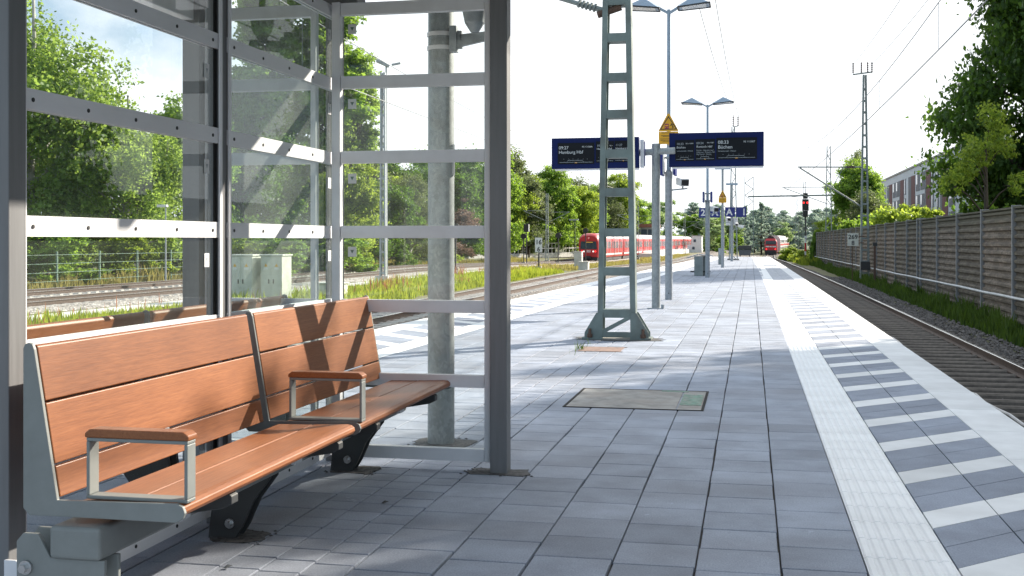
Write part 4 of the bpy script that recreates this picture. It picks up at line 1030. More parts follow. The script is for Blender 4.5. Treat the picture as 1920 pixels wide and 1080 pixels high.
def number_sign(label, x0, x1, y, z0, z1, chars, px):
    t = thing('platform_sign', label, 'sign', ((x0+x1)/2, y, z0))
    w = (x1-x0-0.06)/2
    for i, ch in enumerate(chars):
        a = x0+i*(w+0.06)
        p = MB().box(a, a+w, y-0.02, y+0.02, z0, z1).build('board', M['sign_blue'], t, bevel=0.004)
        fx = {'2': 0.42, 'A': 0.5, '1': 0.78}[ch]
        if px < 0 and ch == 'A': fx = 0.42
        text('lettering', ch, a+w*fx, y-0.024, z0+(z1-z0)*0.20, (z1-z0)*0.92, M['white'], p, align='CENTER', bold=0.012)
    mb = MB(); mb.box(x0+0.05, x1-0.05, y+0.022, y+0.05, z1-0.07, z1-0.03); mb.box(x0+0.05, x1-0.05, y+0.022, y+0.05, z0+0.03, z0+0.07); mb.build('carrier', M['galv_small'], t)
    return t
number_sign('blue signs with white 2 and A, left of the slim post', -2.355, -1.40, 53.65, 2.31, 2.755, '2A', 1)
number_sign('blue signs with white A and 1, in front of the lattice mast', -1.52, -0.28, 70.0, 2.66, 3.25, 'A1', -1)
t = thing('equipment_box', 'white box on the far post just below the A and 1 signs', 'box', (-1.15, 70.45, 2.15))
MB().box(-1.50, -0.78, 70.32, 70.55, 2.17, 2.64).build('case', M['white'], t, bevel=0.01); MB().box(-1.45, -0.83, 70.30, 70.318, 2.21, 2.60).build('door', M['white'], t)

# winged stands
def winged_stand(label, x, y, sc_=1.0):
    t = thing('winged_stand', label, 'stand', (x, y, 0), 0, 'grey winged stands')
    for dx, yy, w in ((0.0, y, 0.30), (0.16, y+0.55, 0.26)):
        MB().box(x-w/2+dx, x+w/2+dx, yy-0.12, yy+0.12, 0, 0.70).build('upright', M['mast_far'], t, bevel=0.015)
    mb = MB(); mb.bar((x-0.42, y+0.2, 0.63), (x-0.02, y+0.2, 0.76), 0.5, 0.03, up=(0, 0, 1)); mb.build('wing', M['galv_small'], t, bevel=0.01)
    mb = MB(); mb.bar((x+0.02, y+0.3, 0.75), (x+0.5, y+0.3, 0.70), 0.6, 0.03); mb.build('wing', M['galv_small'], t, bevel=0.01)
    MB().box(x-0.3, x+0.4, y+0.25, y+0.35, 0.12, 0.17).build('foot_bar', M['bench_dark'], t)
    return t
winged_stand('grey stand with wing shaped top beside the second lamp', -1.81, 41.0)
t = thing('post_box', 'narrow grey box standing behind the post with the small yellow sign', 'box', (-1.53, 60.5, 0))
MB().box(-1.66, -1.42, 60.4, 60.7, 0, 0.86).build('case', M['mast_far'], t, bevel=0.02); MB().box(-1.63, -1.45, 60.385, 60.398, 0.5, 0.8).build('door', M['galv_small'], t)

# waste container at the platform end
t = thing('waste_container', 'dark grey wheeled waste container at the far platform end', 'container', (-0.47, 92.2, -0.06))
x, y = -0.47, 92.2
MB().prism([(x-0.43, 0.08), (x+0.43, 0.08), (x+0.50, 0.55), (x-0.50, 0.55)], 'y', y-0.4, y+0.4).build('body', M['container'], t, bevel=0.02)
MB().prism([(x-0.54, 0.56), (x+0.54, 0.56), (x+0.52, 0.86), (x-0.52, 0.86)], 'y', y-0.46, y+0.46).build('lid', M['bench_dark'], t, bevel=0.03)
for dx in (-0.36, 0.36):
    for dy in (-0.3, 0.3): MB().cyl((x+dx-0.03, y+dy, 0.015), (x+dx+0.03, y+dy, 0.015), 0.075, n=12).build('wheel', M['black_rubber'], t)

# ------------------------------------------------------------------ lattice masts
def lattice_mast(label, x, y, z0, H, w0, w1, arms=(), mat=None, n=12, head=None, group='lattice masts along the line'):
    mat = mat or M['mast_far']
    t = thing('lattice_mast', label, 'mast', (x, y, z0), 0, group)
    def W_(f): return w0+(w1-w0)*f
    for sx, sy in ((-1, -1), (1, -1), (1, 1), (-1, 1)):
        MB().bar((x+sx*w0/2, y+sy*w0/2, z0), (x+sx*w1/2, y+sy*w1/2, z0+H), 0.06, 0.06, up=(0, 1, 0)).build('leg', mat, t)
    mb = MB()
    for i in range(n):
        f0, f1 = i/n, (i+1)/n; a, b = W_(f0)/2, W_(f1)/2; za, zb = z0+H*f0, z0+H*f1
        for sy in (-1, 1):
            s = 1 if i % 2 else -1
            mb.bar((x-s*a, y+sy*a, za), (x+s*b, y+sy*b, zb), 0.035, 0.02, up=(0, 1, 0))
        for sx in (-1, 1):
            s = 1 if i % 2 else -1
            mb.bar((x+sx*a, y-s*a, za), (x+sx*b, y+s*b, zb), 0.035, 0.02, up=(1, 0, 0))
    mb.build('bracing', mat, t)
    MB().box(x-w0/2-0.12, x+w0/2+0.12, y-w0/2-0.12, y+w0/2+0.12, z0-0.4, z0+0.12).build('foundation', M['concrete'], t)
    for (dx, za, zs) in arms:      # cantilever: reach, height at top tube, height at strut foot
        mb = MB(); mb.cyl((x, y, za), (x+dx, y, za+0.02), 0.03, n=8); mb.cyl((x, y, zs), (x+dx*0.97, y, za-0.02), 0.035, n=8)
        mb.cyl((x+dx*0.55, y, zs+(za-zs)*0.5), (x+dx*0.8, y, zs+0.25*(za-zs)+0.3), 0.02, n=6)
        mb.build('cantilever', mat, t)
        mb = MB()
        for kx in range(4): mb.cyl((x+math.copysign(0.35+0.07*kx, dx), y, za-0.05), (x+math.copysign(0.35+0.07*kx, dx), y, za+0.05), 0.05, n=8)
        mb.build('insulator', M['insulator'], t)
    if head:
        hb = MB()
        for (dx, dz) in head:
            hi = MB()
            hb.bar((x, y, z0+H), (x+dx, y, z0+H+0.05), 0.06, 0.05)
            for q in range(5): hi.cyl((x+dx, y, z0+H+0.08+q*0.12), (x+dx, y, z0+H+0.15+q*0.12), 0.06, 0.04, n=8)
            hi.cyl((x+dx, y, z0+H+0.05), (x+dx, y, z0+H+0.75), 0.02, n=6)
            hi.build('insulator', M['insulator'], t)
        hb.build('head_arm', mat, t)
    return t

# ladder type mast by the noise barrier
rs = [0.5+0.62*k for k in range(17)]
t = ladder_mast('ladder_mast', 'tall slender ladder mast in front of the noise barrier beside the kilometre sign', 'mast', 6.02, 64.6, -1.0, 11.2, 0.50, 0.2, 0.085, 0.3, rs, 0.1, M['mast_far'], gusset=False)
mb = MB(); mb.cyl((5.95, 64.6, 5.22), (2.5, 64.4, 5.26), 0.035, n=8); mb.cyl((5.9, 64.6, 3.05), (2.6, 64.4, 5.22), 0.042, n=8); mb.cyl((4.3, 64.5, 4.1), (4.9, 64.5, 5.2), 0.02, n=6); mb.build('cantilever', M['mast_far'], t)
mb = MB()
for q in range(5): mb.cyl((5.45-0.09*q, 64.57, 5.17), (5.45-0.09*q, 64.57, 5.29), 0.06, n=8)
mb.build('insulator', M['insulator'], t)
mb = MB(); mb.bar((5.4, 64.6, 10.24), (6.4, 64.6, 10.35), 0.07, 0.07); mb.build('head_arm', M['mast_far'], t)
for dx in (5.42, 5.85, 6.4, 6.18):
    hi = MB(); hi.cyl((dx, 64.6, 10.3), (dx, 64.6, 10.9), 0.025, n=8)
    for q in range(5): hi.cyl((dx, 64.6, 10.35+q*0.11), (dx, 64.6, 10.42+q*0.11), 0.055, 0.035, n=8)
    hi.build('insulator', M['insulator'], t)
mb = MB(); mb.box(5.78, 6.28, 64.2, 64.42, -0.33, 0.12); mb.build('relay_box', M['bench_dark'], t, bevel=0.01)
# thin dark stake in front
t = thing('marker_stake', 'thin dark rusty stake in the verge right of the ladder mast', 'stake', (6.1, 60.0, -1.0))
MB().box(6.03, 6.13, 59.95, 60.05, -1.1, 1.05).build('stake', M['rust'], t); MB().box(5.98, 6.18, 59.9, 60.1, 0.98, 1.15).build('cap', M['bench_dark'], t)
# kilometre sign
t = thing('kilometre_sign', 'white kilometre sign reading 269 8 before the noise barrier', 'sign', (5.36, 64.0, 0.95))
MB().box(5.08, 5.65, 64.0, 64.03, 0.96, 1.64).build('board', M['offwhite'], t)
text('lettering', '269', 5.365, 63.996, 1.335, 0.33, M['black'], t, align='CENTER', bold=0.006)
text('lettering', '8', 5.365, 63.996, 1.01, 0.33, M['black'], t, align='CENTER', bold=0.006)
mb = MB(); mb.box(5.62, 5.95, 64.04, 64.08, 1.45, 1.5); mb.box(5.62, 5.95, 64.04, 64.08, 1.1, 1.15); mb.box(5.31, 5.35, 64.035, 64.07, -1.05, 1.6); mb.build('bracket', M['rust'], t)

lattice_mast('lattice mast left of the tall ladder mast, behind the red signal', 7.05, 110.0, -1.0, 11.0, 0.62, 0.28, arms=((-4.2, 6.2, 4.6),), n=16)
lattice_mast('lattice mast just behind the red signal head', 8.1, 183.0, -1.6, 12.0, 0.7, 0.3, arms=((-4.6, 5.4, 3.4),), n=16)
lattice_mast('farthest lattice mast beside the red locomotive', 10.0, 262.0, -2.0, 12.5, 0.8, 0.35, arms=((-5.0, 5.2, 3.3), (5.0, 5.2, 3.3)), n=14)
lattice_mast('lattice mast at the end of the platform behind the A and 1 signs', -1.10, 74.3, -0.02, 8.5, 0.50, 0.16, arms=(), n=16, head=((0.0, 0), (0.3, 0)))
lattice_mast('lattice portal mast left of the locomotive, carrying the cross beam', -0.2, 128.0, -1.2, 9.4, 0.95, 0.9, arms=(), n=14)
t = thing('portal_beam', 'thin cross beam spanning the tracks in front of the far trees', 'beam', (4.5, 128.0, 6.0))
mb = MB(); mb.bar((-0.3, 128, 6.05), (9.8, 128, 6.15), 0.16, 0.16); mb.build('beam', M['mast_far'], t)
mb = MB(); mb.bar((9.0, 128, -0.5), (9.0, 128, 6.05), 0.25, 0.25); mb.build('column', M['mast_far'], t)

# left side: ladder mast with floodlight, seen through the wing
rs = [0.5+0.55*k for k in range(18)]
t = ladder_mast('ladder_mast', 'pale ladder mast in the grass, seen through the shelter side glass', 'mast', -18.85, 57.4, -0.95, 11.0, 0.34, 0.26, 0.09, 0.25, rs, 0.1, M['galv_small'], gusset=False)
MB().box(-19.2, -18.5, 57.1, 57.7, -1.1, -0.6).build('foundation', M['pale_concrete'], t)
t = thing('floodlight_pole', 'thin grey floodlight pole right beside the pale ladder mast', 'street lamp', (-19.3, 59.3, -1.0))
MB().cyl((-19.3, 59.3, -1.1), (-19.3, 59.3, 10.7), 0.09, 0.05, n=10).build('pole', M['galv_small'], t, smooth=True)
MB().bar((-19.75, 59.0, 10.95), (-19.1, 59.2, 10.65), 0.35, 0.16).build('lamp_head', M['galv_small'], t, bevel=0.03)
MB().bar((-18.95, 59.2, 10.72), (-18.45, 59.2, 10.8), 0.12, 0.1).build('lamp_arm', M['galv_small'], t)
t = thing('path_lamp', 'slender lamp in front of the trees at the left, with a flat head', 'street lamp', (-29.25, 53.7, -1.0))
MB().cyl((-29.25, 53.7, -1.1), (-29.25, 53.7, 2.98), 0.05, 0.035, n=8).build('pole', M['galv_small'], t, smooth=True)
MB().box(-29.7, -29.15, 53.6, 53.8, 2.95, 3.08).build('lamp_head', M['white'], t, bevel=0.02)

# ------------------------------------------------------------------ overhead wires
def wire_run(label, cx, zc, zm, y0, y1, span=60, y_ref=64.5):
    t = thing('overhead_wire', label, 'wire', (cx(y0), y0, zc))
    ys = np.arange(y0, y1+1, 3.0)
    MB().tube([(cx(y), y, zc) for y in ys], 0.012, 5).build('contact_wire', M['wire'], t)
    f = lambda y: zm - 0.75*(1-abs(((y-y_ref) % span)/span*2-1)**2)
    MB().tube([(cx(y), y, f(y)) for y in ys], 0.010, 5).build('carrier_wire', M['wire'], t)
    mb = MB(); y = y0+4
    while y < y1-2:
        mb.cyl((cx(y), y, zc), (cx(y), y, f(y)), 0.005, n=4, caps=False); y += 9.5
    mb.build('droppers', M['wire'], t)
wire_run('overhead wire above the right track', lambda y: rx(y)-0.35+0.25*math.sin(y/19), 4.72, 6.2, -20, 260)
wire_run('overhead wire above the track behind the shelter', lambda y: LT(y)+1.4, 4.72, 6.2, -20, 260, y_ref=14.5)
#wire_run('overhead wire above the siding of the white and red commuter train', lambda y: T3(y), 4.5, 6.0, 0, 300)
for dx, lab in ((-0.42, 'left one of the two feeder wires high over the platform'), (-0.08, 'right one of the two feeder wires high over the platform')):
    pts = [(-1.1+0.3*(dx > -0.2)+ (dx*1.2-0.35)*(1-i/20)*0.9, 74.3-i*(60/20)*1.0 if False else 14.5+59.8*i/20, 9.25-0.75*math.sin(PI*i/20)*1.0) for i in range(21)]
    w = MB().tube(pts, 0.012, 5).build('feeder_wire', M['wire'], origin=pts[0]); tag(w, lab, 'wire')
for dx, lab in ((5.42, 'left feeder wire from the head of the tall ladder mast'), (6.4, 'right feeder wire from the head of the tall ladder mast')):
    pts = [(dx+(i-20)*0.02, 4.5+60*i/20.0, 10.75-0.9*math.sin(PI*i/20)) for i in range(21)]
    w = MB().tube(pts, 0.012, 5).build('feeder_wire', M['wire'], origin=pts[0]); tag(w, lab, 'wire')

# ------------------------------------------------------------------ signal
def build_signal():
    x, y = 5.68, 125.8
    t = thing('rail_signal', 'tall red light signal in front of the noise barrier end', 'signal', (x, y, -1.25))
    MB().cyl((x, y, -0.5), (x, y, 4.0), 0.075, n=10).build('post', M['bench_dark'], t)
    mb = MB(); zs = [(-0.45, 0.35, 0), (0.35, 1.25, 1), (1.25, 1.75, 0), ]
    MB().cyl((x, y, -0.3), (x, y, 0.1), 0.085, n=10).build('white_band', M['white'], t)
    MB().cyl((x, y, 0.1), (x, y, 1.0), 0.085, n=10).build('red_band', M['red'], t)
    MB().cyl((x, y, 1.0), (x, y, 1.45), 0.085, n=10).build('white_band', M['white'], t)
    MB().box(x-0.15, x+0.15, y-0.11, y-0.09, 1.5, 1.75).build('plate', M['white'], t)
    MB().box(x-0.3, x+0.3, y-0.3, y+0.3, -1.3, -0.4).build('relay_box', M['black'], t, bevel=0.02)
    h = MB().box(x-0.34, x+0.34, y-0.14, y+0.14, 4.45, 5.65).build('signal_head', M['black'], t, bevel=0.05)
    MB().box(x-0.24, x+0.24, y-0.14, y+0.14, 5.7, 6.3).build('route_indicator', M['black'], t, bevel=0.03)
    MB().box(x-0.26, x+0.26, y-0.14, y+0.14, 3.75, 4.4).build('speed_indicator', M['black'], t, bevel=0.03)
    for s in (-1, 1):
        MB().cyl((x+s*0.19, y-0.13, 5.27), (x+s*0.19, y-0.17, 5.27), 0.105, n=14).build('red_lamp', M['red_light'], h)
    MB().box(x-0.36, x+0.36, y+0.0, y+0.5, 4.40, 4.44).build('walkway', M['bench_dark'], t)
build_signal()

# ------------------------------------------------------------------ noise barrier
def build_barrier():
    X = 6.5; t = thing('noise_barrier', 'long weathered brown ribbed noise barrier with grey posts along the right track', 'wall', (X, 4.0, -1.1))
    zt = lambda y: 2.07-0.0008*max(0, y)
    H = 3.35
    prof = []; ribs = 16
    for i in range(ribs):
        z = -H+H*i/ribs; d = H/ribs
        prof += [(0.0, z+0.005), (0.0, z+d*0.32), (-0.06, z+d*0.50), (-0.06, z+d*0.80)]
    prof = [(x, z) for x, z in prof]
    L = 4.0
    mb = MB(); n = len(prof)
    for y in (0.07, L-0.07):
        for p in prof: mb.v.append((p[0], y, p[1]))
    for i in range(n-1): mb.f.append((i, i+1, n+i+1, n+i)); mb.m.append(0)
    mb.box(0.02, 0.09, 0.07, L-0.07, -H, 0.0)
    mb.box(-0.075, 0.09, 0.07, L-0.07, 0.002, 0.05)
    panel = mb.build('panel', M['barrier'], None)
    pm = MB().box(-0.1, 0.12, -0.055, 0.055, -H-0.1, 0.09).build('post', M['barrier_post'], None, bevel=0.006)
    first = True; base = Vector(t.location); ys = [30.7-4*7+4*k for k in range(31)]
    for y in ys:
        a, b = (panel, pm) if first else (panel.copy(), pm.copy())
        if not first: COL.objects.link(a); COL.objects.link(b)
        first = False
        a.parent = t; b.parent = t
        a.location = Vector((X, y, zt(y+2)))-base; b.location = Vector((X, y, zt(y)))-base
    mb = MB()
    p = pm.copy(); COL.objects.link(p); p.parent = t; p.location = Vector((X, 47.6, zt(46)))-base
    # pipe along the wall
    pts = []; rng = random.Random(3)
    for i in range(60):
        y = 4+i*2.0; pts.append((X-0.16, y, -0.10-0.0022*y+rng.uniform(-0.012, 0.012)))
    MB().tube(pts, 0.035, 8).build('handrail_pipe', M['pipe'], t, smooth=True)
    # a second slightly lower pipe further on is left to the verge
build_barrier()

# ------------------------------------------------------------------ foliage
def mesh_np(name, V, F, mat, var=None):
    me = bpy.data.meshes.new(name)
    nf = len(F); k = F.shape[1]
    me.vertices.add(len(V)); me.vertices.foreach_set('co', V.astype(np.float32).ravel())
    me.loops.add(nf*k); me.loops.foreach_set('vertex_index', F.astype(np.int32).ravel())
    me.polygons.add(nf); me.polygons.foreach_set('loop_start', (np.arange(nf)*k).astype(np.int32))
    me.update(calc_edges=True)
    if var is not None:
        at = me.attributes.new('var', 'FLOAT', 'FACE'); at.data.foreach_set('value', np.clip(var, 0, 1).astype(np.float32))
    me.materials.append(mat)
    return me

def leaves(P, size, rng, var, up_bias=0.3, aspect=0.62, out=None):
    n = len(P)
    nrm = rng.normal(size=(n, 3)); nrm /= np.linalg.norm(nrm, axis=1)[:, None]
    nrm[:, 2] += up_bias
    if out is not None: nrm += out*0.5
    nrm /= np.linalg.norm(nrm, axis=1)[:, None]
    a = np.cross(nrm, rng.normal(size=(n, 3))); a /= np.linalg.norm(a, axis=1)[:, None]
    b = np.cross(nrm, a)
    s = size*(0.6+0.8*rng.rand(n))[:, None]
    V = np.stack([P-a*s, P-b*s*aspect+a*s*0.1, P+a*s, P+b*s*aspect+a*s*0.1], 1)
    F = np.arange(n*4).reshape(n, 4)
    return V.reshape(-1, 3), F, var

def crown_points(kind, H, rng, n_leaf):
    """lobes -> clumps -> leaf points.  returns points, var, lobes"""
    lobes = []
    if kind in ('round', 'far', 'airy'):
        nl = {'round': 26, 'far': 16, 'airy': 14}[kind]
        for i in range(nl):
            d = rng.normal(size=3); d /= np.linalg.norm(d)
            if d[2] < -0.55: d[2] *= -0.4
            r = rng.uniform(0.45, 0.92)
            c = np.array([0, 0, 0.60*H]) + d*np.array([0.27, 0.27, 0.33])*H*r
            lobes.append((c, rng.uniform(0.09, 0.155)*H))
        if kind == 'airy': lobes = [(c_*np.array([1.25, 1.25, 1]), r_*0.62) for c_, r_ in lobes]
        else: lobes.append((np.array([0, 0, 0.6*H]), 0.2*H))
        if kind != 'airy':
            for i in range(13):
                a = rng.rand()*6.28; q = rng.uniform(0.12, 0.27); lobes.append((np.array([math.cos(a)*q*H, math.sin(a)*q*H, rng.uniform(0.10, 0.36)*H]), rng.uniform(0.10, 0.15)*H))
    elif kind == 'shrub':
        for i in range(16):
            a = rng.rand()*6.28; r = rng.rand()**0.5*0.42*H
            lobes.append((np.array([math.cos(a)*r, math.sin(a)*r, rng.uniform(0.12, 0.82)*H*(1-0.5*(r/(0.42*H))**2)]), rng.uniform(0.12, 0.2)*H))
    elif kind == 'poplar':
        for i in range(95):
            z = rng.uniform(0.1, 0.97); a = rng.rand()*6.28; w = 0.085*math.sin(min(1, z*1.1+0.12)*PI*0.9)**0.6+0.01
            lobes.append((np.array([math.cos(a)*w*H, math.sin(a)*w*H, z*H]), rng.uniform(0.045, 0.075)*H))
    elif kind == 'birch':
        for i in range(34):
            d = rng.normal(size=3); d /= np.linalg.norm(d)
            r = rng.uniform(0.35, 0.95)
            z = 0.60+d[2]*0.36*r
            w = 0.27*(1.15-0.75*max(0, z-0.35)/0.65)
            lobes.append((np.array([d[0]*w*r*H*1.1, d[1]*w*r*H*1.1, z*H]), rng.uniform(0.07, 0.12)*H))
        for i in range(10):
            a = rng.rand()*6.28; lobes.append((np.array([math.cos(a)*0.22*H, math.sin(a)*0.22*H, rng.uniform(0.2, 0.4)*H]), 0.09*H))
    elif kind == 'conifer':
        for i in range(70):
            z = rng.uniform(0.12, 0.98); a = rng.rand()*6.28; w = 0.22*(1-z)**0.8+0.01; r = rng.uniform(0.3, 1)
            lobes.append((np.array([math.cos(a)*w*r*H, math.sin(a)*w*r*H, z*H-0.08*w*H]), 0.035*H+0.03*H*(1-z)))
    w = np.array([l[1]**2.2 for l in lobes]); w /= w.sum()
    pts = []; var = []; out = []
    for (c, r), k in zip(lobes, (w*n_leaf).astype(int)):
        ncl = max(3, int(k/(45 if kind == 'airy' else 110)))
        d = rng.normal(size=(ncl, 3)); d /= np.linalg.norm(d, axis=1)[:, None]
        cc = c + d*r*(rng.rand(ncl, 1)**0.45)
        lv = rng.uniform(-0.16, 0.16)
        per = k//ncl+1
        for q in cc:
            cr = r*rng.uniform(0.22, 0.42)
            p = q+rng.normal(size=(per, 3))*cr*np.array([1, 1, 0.62])*0.62
            if kind == 'birch':
                ns = 7; st = rng.randint(0, ns, per)
                so = rng.normal(size=(ns, 3))*cr*0.8; so[:, 2] *= 0.4
                p = q+so[st]+rng.normal(size=(per, 3))*0.011*H
                p[:, 2] -= rng.rand(per)*0.15*H*(0.4+0.6*rng.rand())
            cv = rng.uniform(-0.18, 0.18)
            pts.append(p); var.append(0.45+lv+cv+rng.normal(size=per)*0.16)
            o = q-np.array([0, 0, 0.55*H]); out.append(np.repeat((o/(np.linalg.norm(o)+1e-6))[None], per, 0))
    return np.concatenate(pts), np.concatenate(var), np.concatenate(out), lobes

def trunk_mesh(kind, H, rng, lobes, mat):
    mb = MB(); top = {'poplar': 0.95, 'conifer': 0.97, 'birch': 0.9, 'shrub': 0.4}.get(kind, 0.72)*H
    r0 = {'poplar': 0.017, 'conifer': 0.015, 'birch': 0.016, 'shrub': 0.012}.get(kind, 0.022)*H
    pts = []; rs = []
    for i in range(8):
        f = i/7; pts.append((math.sin(f*5+H)*0.012*H*f, math.cos(f*4)*0.012*H*f, -0.04*H+f*(top+0.04*H))); rs.append(r0*(1-0.85*f)+0.002*H)
    mb.tube(pts, rs, 9)
    for c, r in lobes[::(4 if kind in ('conifer', 'poplar') else 1)]:
        zb = max(0.1*H, min(top*0.95, c[2]-0.5*math.hypot(c[0], c[1])-0.04*H))
        f = zb/top
        b = Vector((math.sin(f*5+H)*0.012*H*f, math.cos(f*4)*0.012*H*f, zb)); e = Vector(c)
        m = (b+e)/2+Vector((0, 0, 0.02*H))
        k = r0*(1-0.8*f)*0.5
        mb.tube([b, m, e], [k, k*0.65, k*0.2], 5)
        for q in range(3):
            d = Vector(rng.normal(size=3)).normalized()*r*0.85
            mb.tube([e*0.8+m*0.2, e+d], [k*0.3, k*0.08], 4)
    me = bpy.data.meshes.new('trunk'); me.from_pydata(mb.v, [], mb.f); me.materials.append(mat)
    me.polygons.foreach_set('use_smooth', [True]*len(me.polygons))
    return me

PROTO = {}
def proto(key, kind, H, n, size, leafm, barkm, seed):
    rng = np.random.RandomState(seed)
    P, var, out, lobes = crown_points(kind, H, rng, n)
    V, F, vv = leaves(P, size, rng, var, out=out)
    PROTO[key] = (mesh_np('crown', V, F, M[leafm], vv), trunk_mesh(kind, H, rng, lobes, M[barkm]))
# all prototypes are 10 m tall and are scaled when placed
proto('birch', 'birch', 10, 52000, 0.075, 'leaf_birch', 'bark_birch', 1)
proto('birch2', 'birch', 10, 42000, 0.075, 'leaf_grey', 'bark_birch', 21)
proto('maple', 'round', 10, 46000, 0.10, 'leaf_mid', 'bark', 2)
proto('maple2', 'round', 10, 40000, 0.10, 'leaf_fresh', 'bark', 3)
proto('oak', 'round', 10, 46000, 0.10, 'leaf_dark', 'bark', 4)
proto('oakbig', 'round', 10, 120000, 0.075, 'leaf_dark', 'bark', 24)
proto('willow', 'round', 10, 36000, 0.10, 'leaf_grey', 'bark', 5)
proto('plum', 'round', 10, 18000, 0.11, 'leaf_plum', 'bark', 6)
proto('airy', 'airy', 10, 6500, 0.085, 'leaf_fresh', 'bark', 7)
proto('poplar', 'poplar', 10, 62000, 0.065, 'leaf_mid', 'bark', 8)
proto('poplar2', 'poplar', 10, 24000, 0.07, 'leaf_birch', 'bark', 9)
proto('shrub', 'shrub', 10, 16000, 0.20, 'leaf_mid', 'bark', 10)
proto('shrub2', 'shrub', 10, 16000, 0.20, 'leaf_fresh', 'bark', 11)
proto('conifer', 'conifer', 10, 16000, 0.12, 'leaf_haze_blue', 'bark', 12)
proto('far', 'far', 10, 14000, 0.17, 'leaf_haze', 'bark', 13)
proto('far2', 'far', 10, 14000, 0.17, 'leaf_haze_blue', 'bark', 14)
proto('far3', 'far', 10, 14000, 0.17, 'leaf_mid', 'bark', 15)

def tree(key, x, y, h, label, name='tree', w=1.0, rot=None, group=None, z=None, cat=None):
    if z is None:
        z = -1.0 if x > -29 else -0.75
        if y > 90: z = -1.3
    t = thing(name, label, cat or ('shrub' if 'shrub' in key else 'tree'), (x, y, z), random.uniform(0, 6.28) if rot is None else rot, group)
    s = h/10.0
    t.scale = (s*w, s*w, s)
    for nm, me in (('crown', PROTO[key][0]), ('trunk', PROTO[key][1])):
        o = bpy.data.objects.new(nm, me); COL.objects.link(o); o.parent = t
    return t
# left, behind the shelter glass
for i, (x, y, h, k) in enumerate(((-50, 62, 11, 'oak'), (-49, 76, 11, 'maple'), (-46, 100, 11.5, 'oak'), (-47, 112, 12, 'maple'), (-43, 124, 12.5, 'maple2'), (-44, 140, 14, 'oak'), (-46, 165, 16, 'maple'), (-47, 185, 18, 'maple'), (-43, 198, 17, 'oak'), (-40, 210, 16.5, 'maple2'), (-38, 222, 15.5, 'maple'), (-35, 232, 15, 'willow'), (-33, 244, 15, 'maple'), (-29, 238, 12, 'maple2'), (-28, 256, 13, 'far'), (-41, 180, 12, 'oak'), (-36, 205, 11, 'oak'))):
    tree(k, x, y, h, 'green tree in the dense belt behind the yard tracks', 'tree', w=1.15, group='trees of the belt behind the yard tracks')
tree('birch', -38.5, 56, 17.0, 'tall weeping birch at the far left behind the shelter glass', 'birch_tree', w=1.0, rot=0.4)
tree('birch', -34.0, 58, 11.2, 'lower weeping birch in front of the tall one at the left', 'birch_tree', w=1.15, rot=2.0)
tree('maple', -37.5, 72, 11.8, 'dark green maple with pointed crown tips right of the weeping birch', 'maple_tree', w=1.05, rot=1.0)
tree('maple2', -41.0, 47, 7.4, 'light leaved young tree cut off by the left shelter post', 'maple_tree', w=0.8, rot=3.0)
tree('oak', -45, 66, 9.0, 'dark tree half hidden behind the two weeping birches', 'tree', w=1.3, rot=1.5)
tree('oak', -41, 88, 12.0, 'dark tree behind the left edge post of the far shelter wing', 'tree', w=1.1, rot=4.5)
for x, y, h, k, lab in ((-33.5, 50, 3.4, 'shrub', 'dark shrub at the foot of the tall weeping birch'), (-32.6, 57, 3.0, 'shrub2', 'pale leaved shrub beside the green fence posts at the left'),
                        (-32.4, 63.5, 4.4, 'shrub2', 'rounded light green shrub left of the slender path lamp'), (-32.5, 70.5, 3.6, 'shrub', 'shrub right behind the slender path lamp'),
                        (-34.5, 45, 3.0, 'shrub', 'shrub low in the left corner behind the shelter glass')):
    tree(k, x, y, h, lab, 'shrub', w=1.5)
tree('maple2', -29.0, 80, 8.6, 'bright green tree behind the white cabinets', 'maple_tree', w=1.0, rot=0.2)
tree('shrub', -27.5, 74, 3.6, 'shrub behind the second white cabinet', 'shrub', w=1.6)
tree('shrub', -28.5, 66, 3.2, 'shrub seen just left of the white cabinets', 'shrub', w=1.5)
tree('oak', -30.5, 93, 8.4, 'dark bushy tree right of the bright green one', 'tree', w=1.15, rot=2.6)
tree('willow', -36, 100, 13.5, 'grey green tree between the two tall poplars', 'tree', w=0.95, rot=0.9)
tree('poplar', -41.5, 94, 26, 'left tall dark poplar seen through the second pane', 'poplar_tree', w=1.05, rot=0.3)
tree('poplar', -38.3, 97, 27, 'right tall dark poplar seen through the second pane', 'poplar_tree', w=1.25, rot=2.3)
tree('poplar2', -35.0, 99, 20.5, 'airy light green poplar left of the pale ladder mast', 'poplar_tree', w=0.9, rot=1.3)
tree('birch2', -31.5, 104, 9.2, 'pale grey green tree behind the pale ladder mast', 'birch_tree', w=1.2, rot=1.1)
tree('plum', -30.5, 117, 7.0, 'reddish brown plum tree left of the galvanised pole', 'plum_tree', w=1.25, rot=1.0)
tree('oak', -33.5, 128, 13.0, 'dark tree crowned behind the reddish plum tree', 'tree', w=1.0, rot=0.0)
tree('maple', -31.0, 137, 13.6, 'dark green tree behind the galvanised pole', 'tree', w=0.95, rot=3.3)
tree('shrub2', -31.5, 112, 3.4, 'light shrub by the graffiti covered box', 'shrub', w=1.5)
tree('shrub', -35.0, 107, 5.0, 'dark shrub left of the graffiti covered box', 'shrub', w=1.8)
tree('maple2', -37.1, 177.8, 14.6, 'bright leaved tree right of the galvanised pole', 'tree', w=0.75, rot=5.0)
tree('willow', -40.6, 193.0, 18.0, 'feathery grey green tree behind the galvanised pole', 'tree', w=0.9, rot=2.0)
tree('willow', -34.9, 180.3, 12.7, 'pale willow just right of the front shelter post', 'willow_tree', w=0.95, rot=0.5)
tree('maple', -33.0, 190.5, 15.7, 'bright green round tree between shelter post and left display', 'tree', w=0.95, rot=1.9)
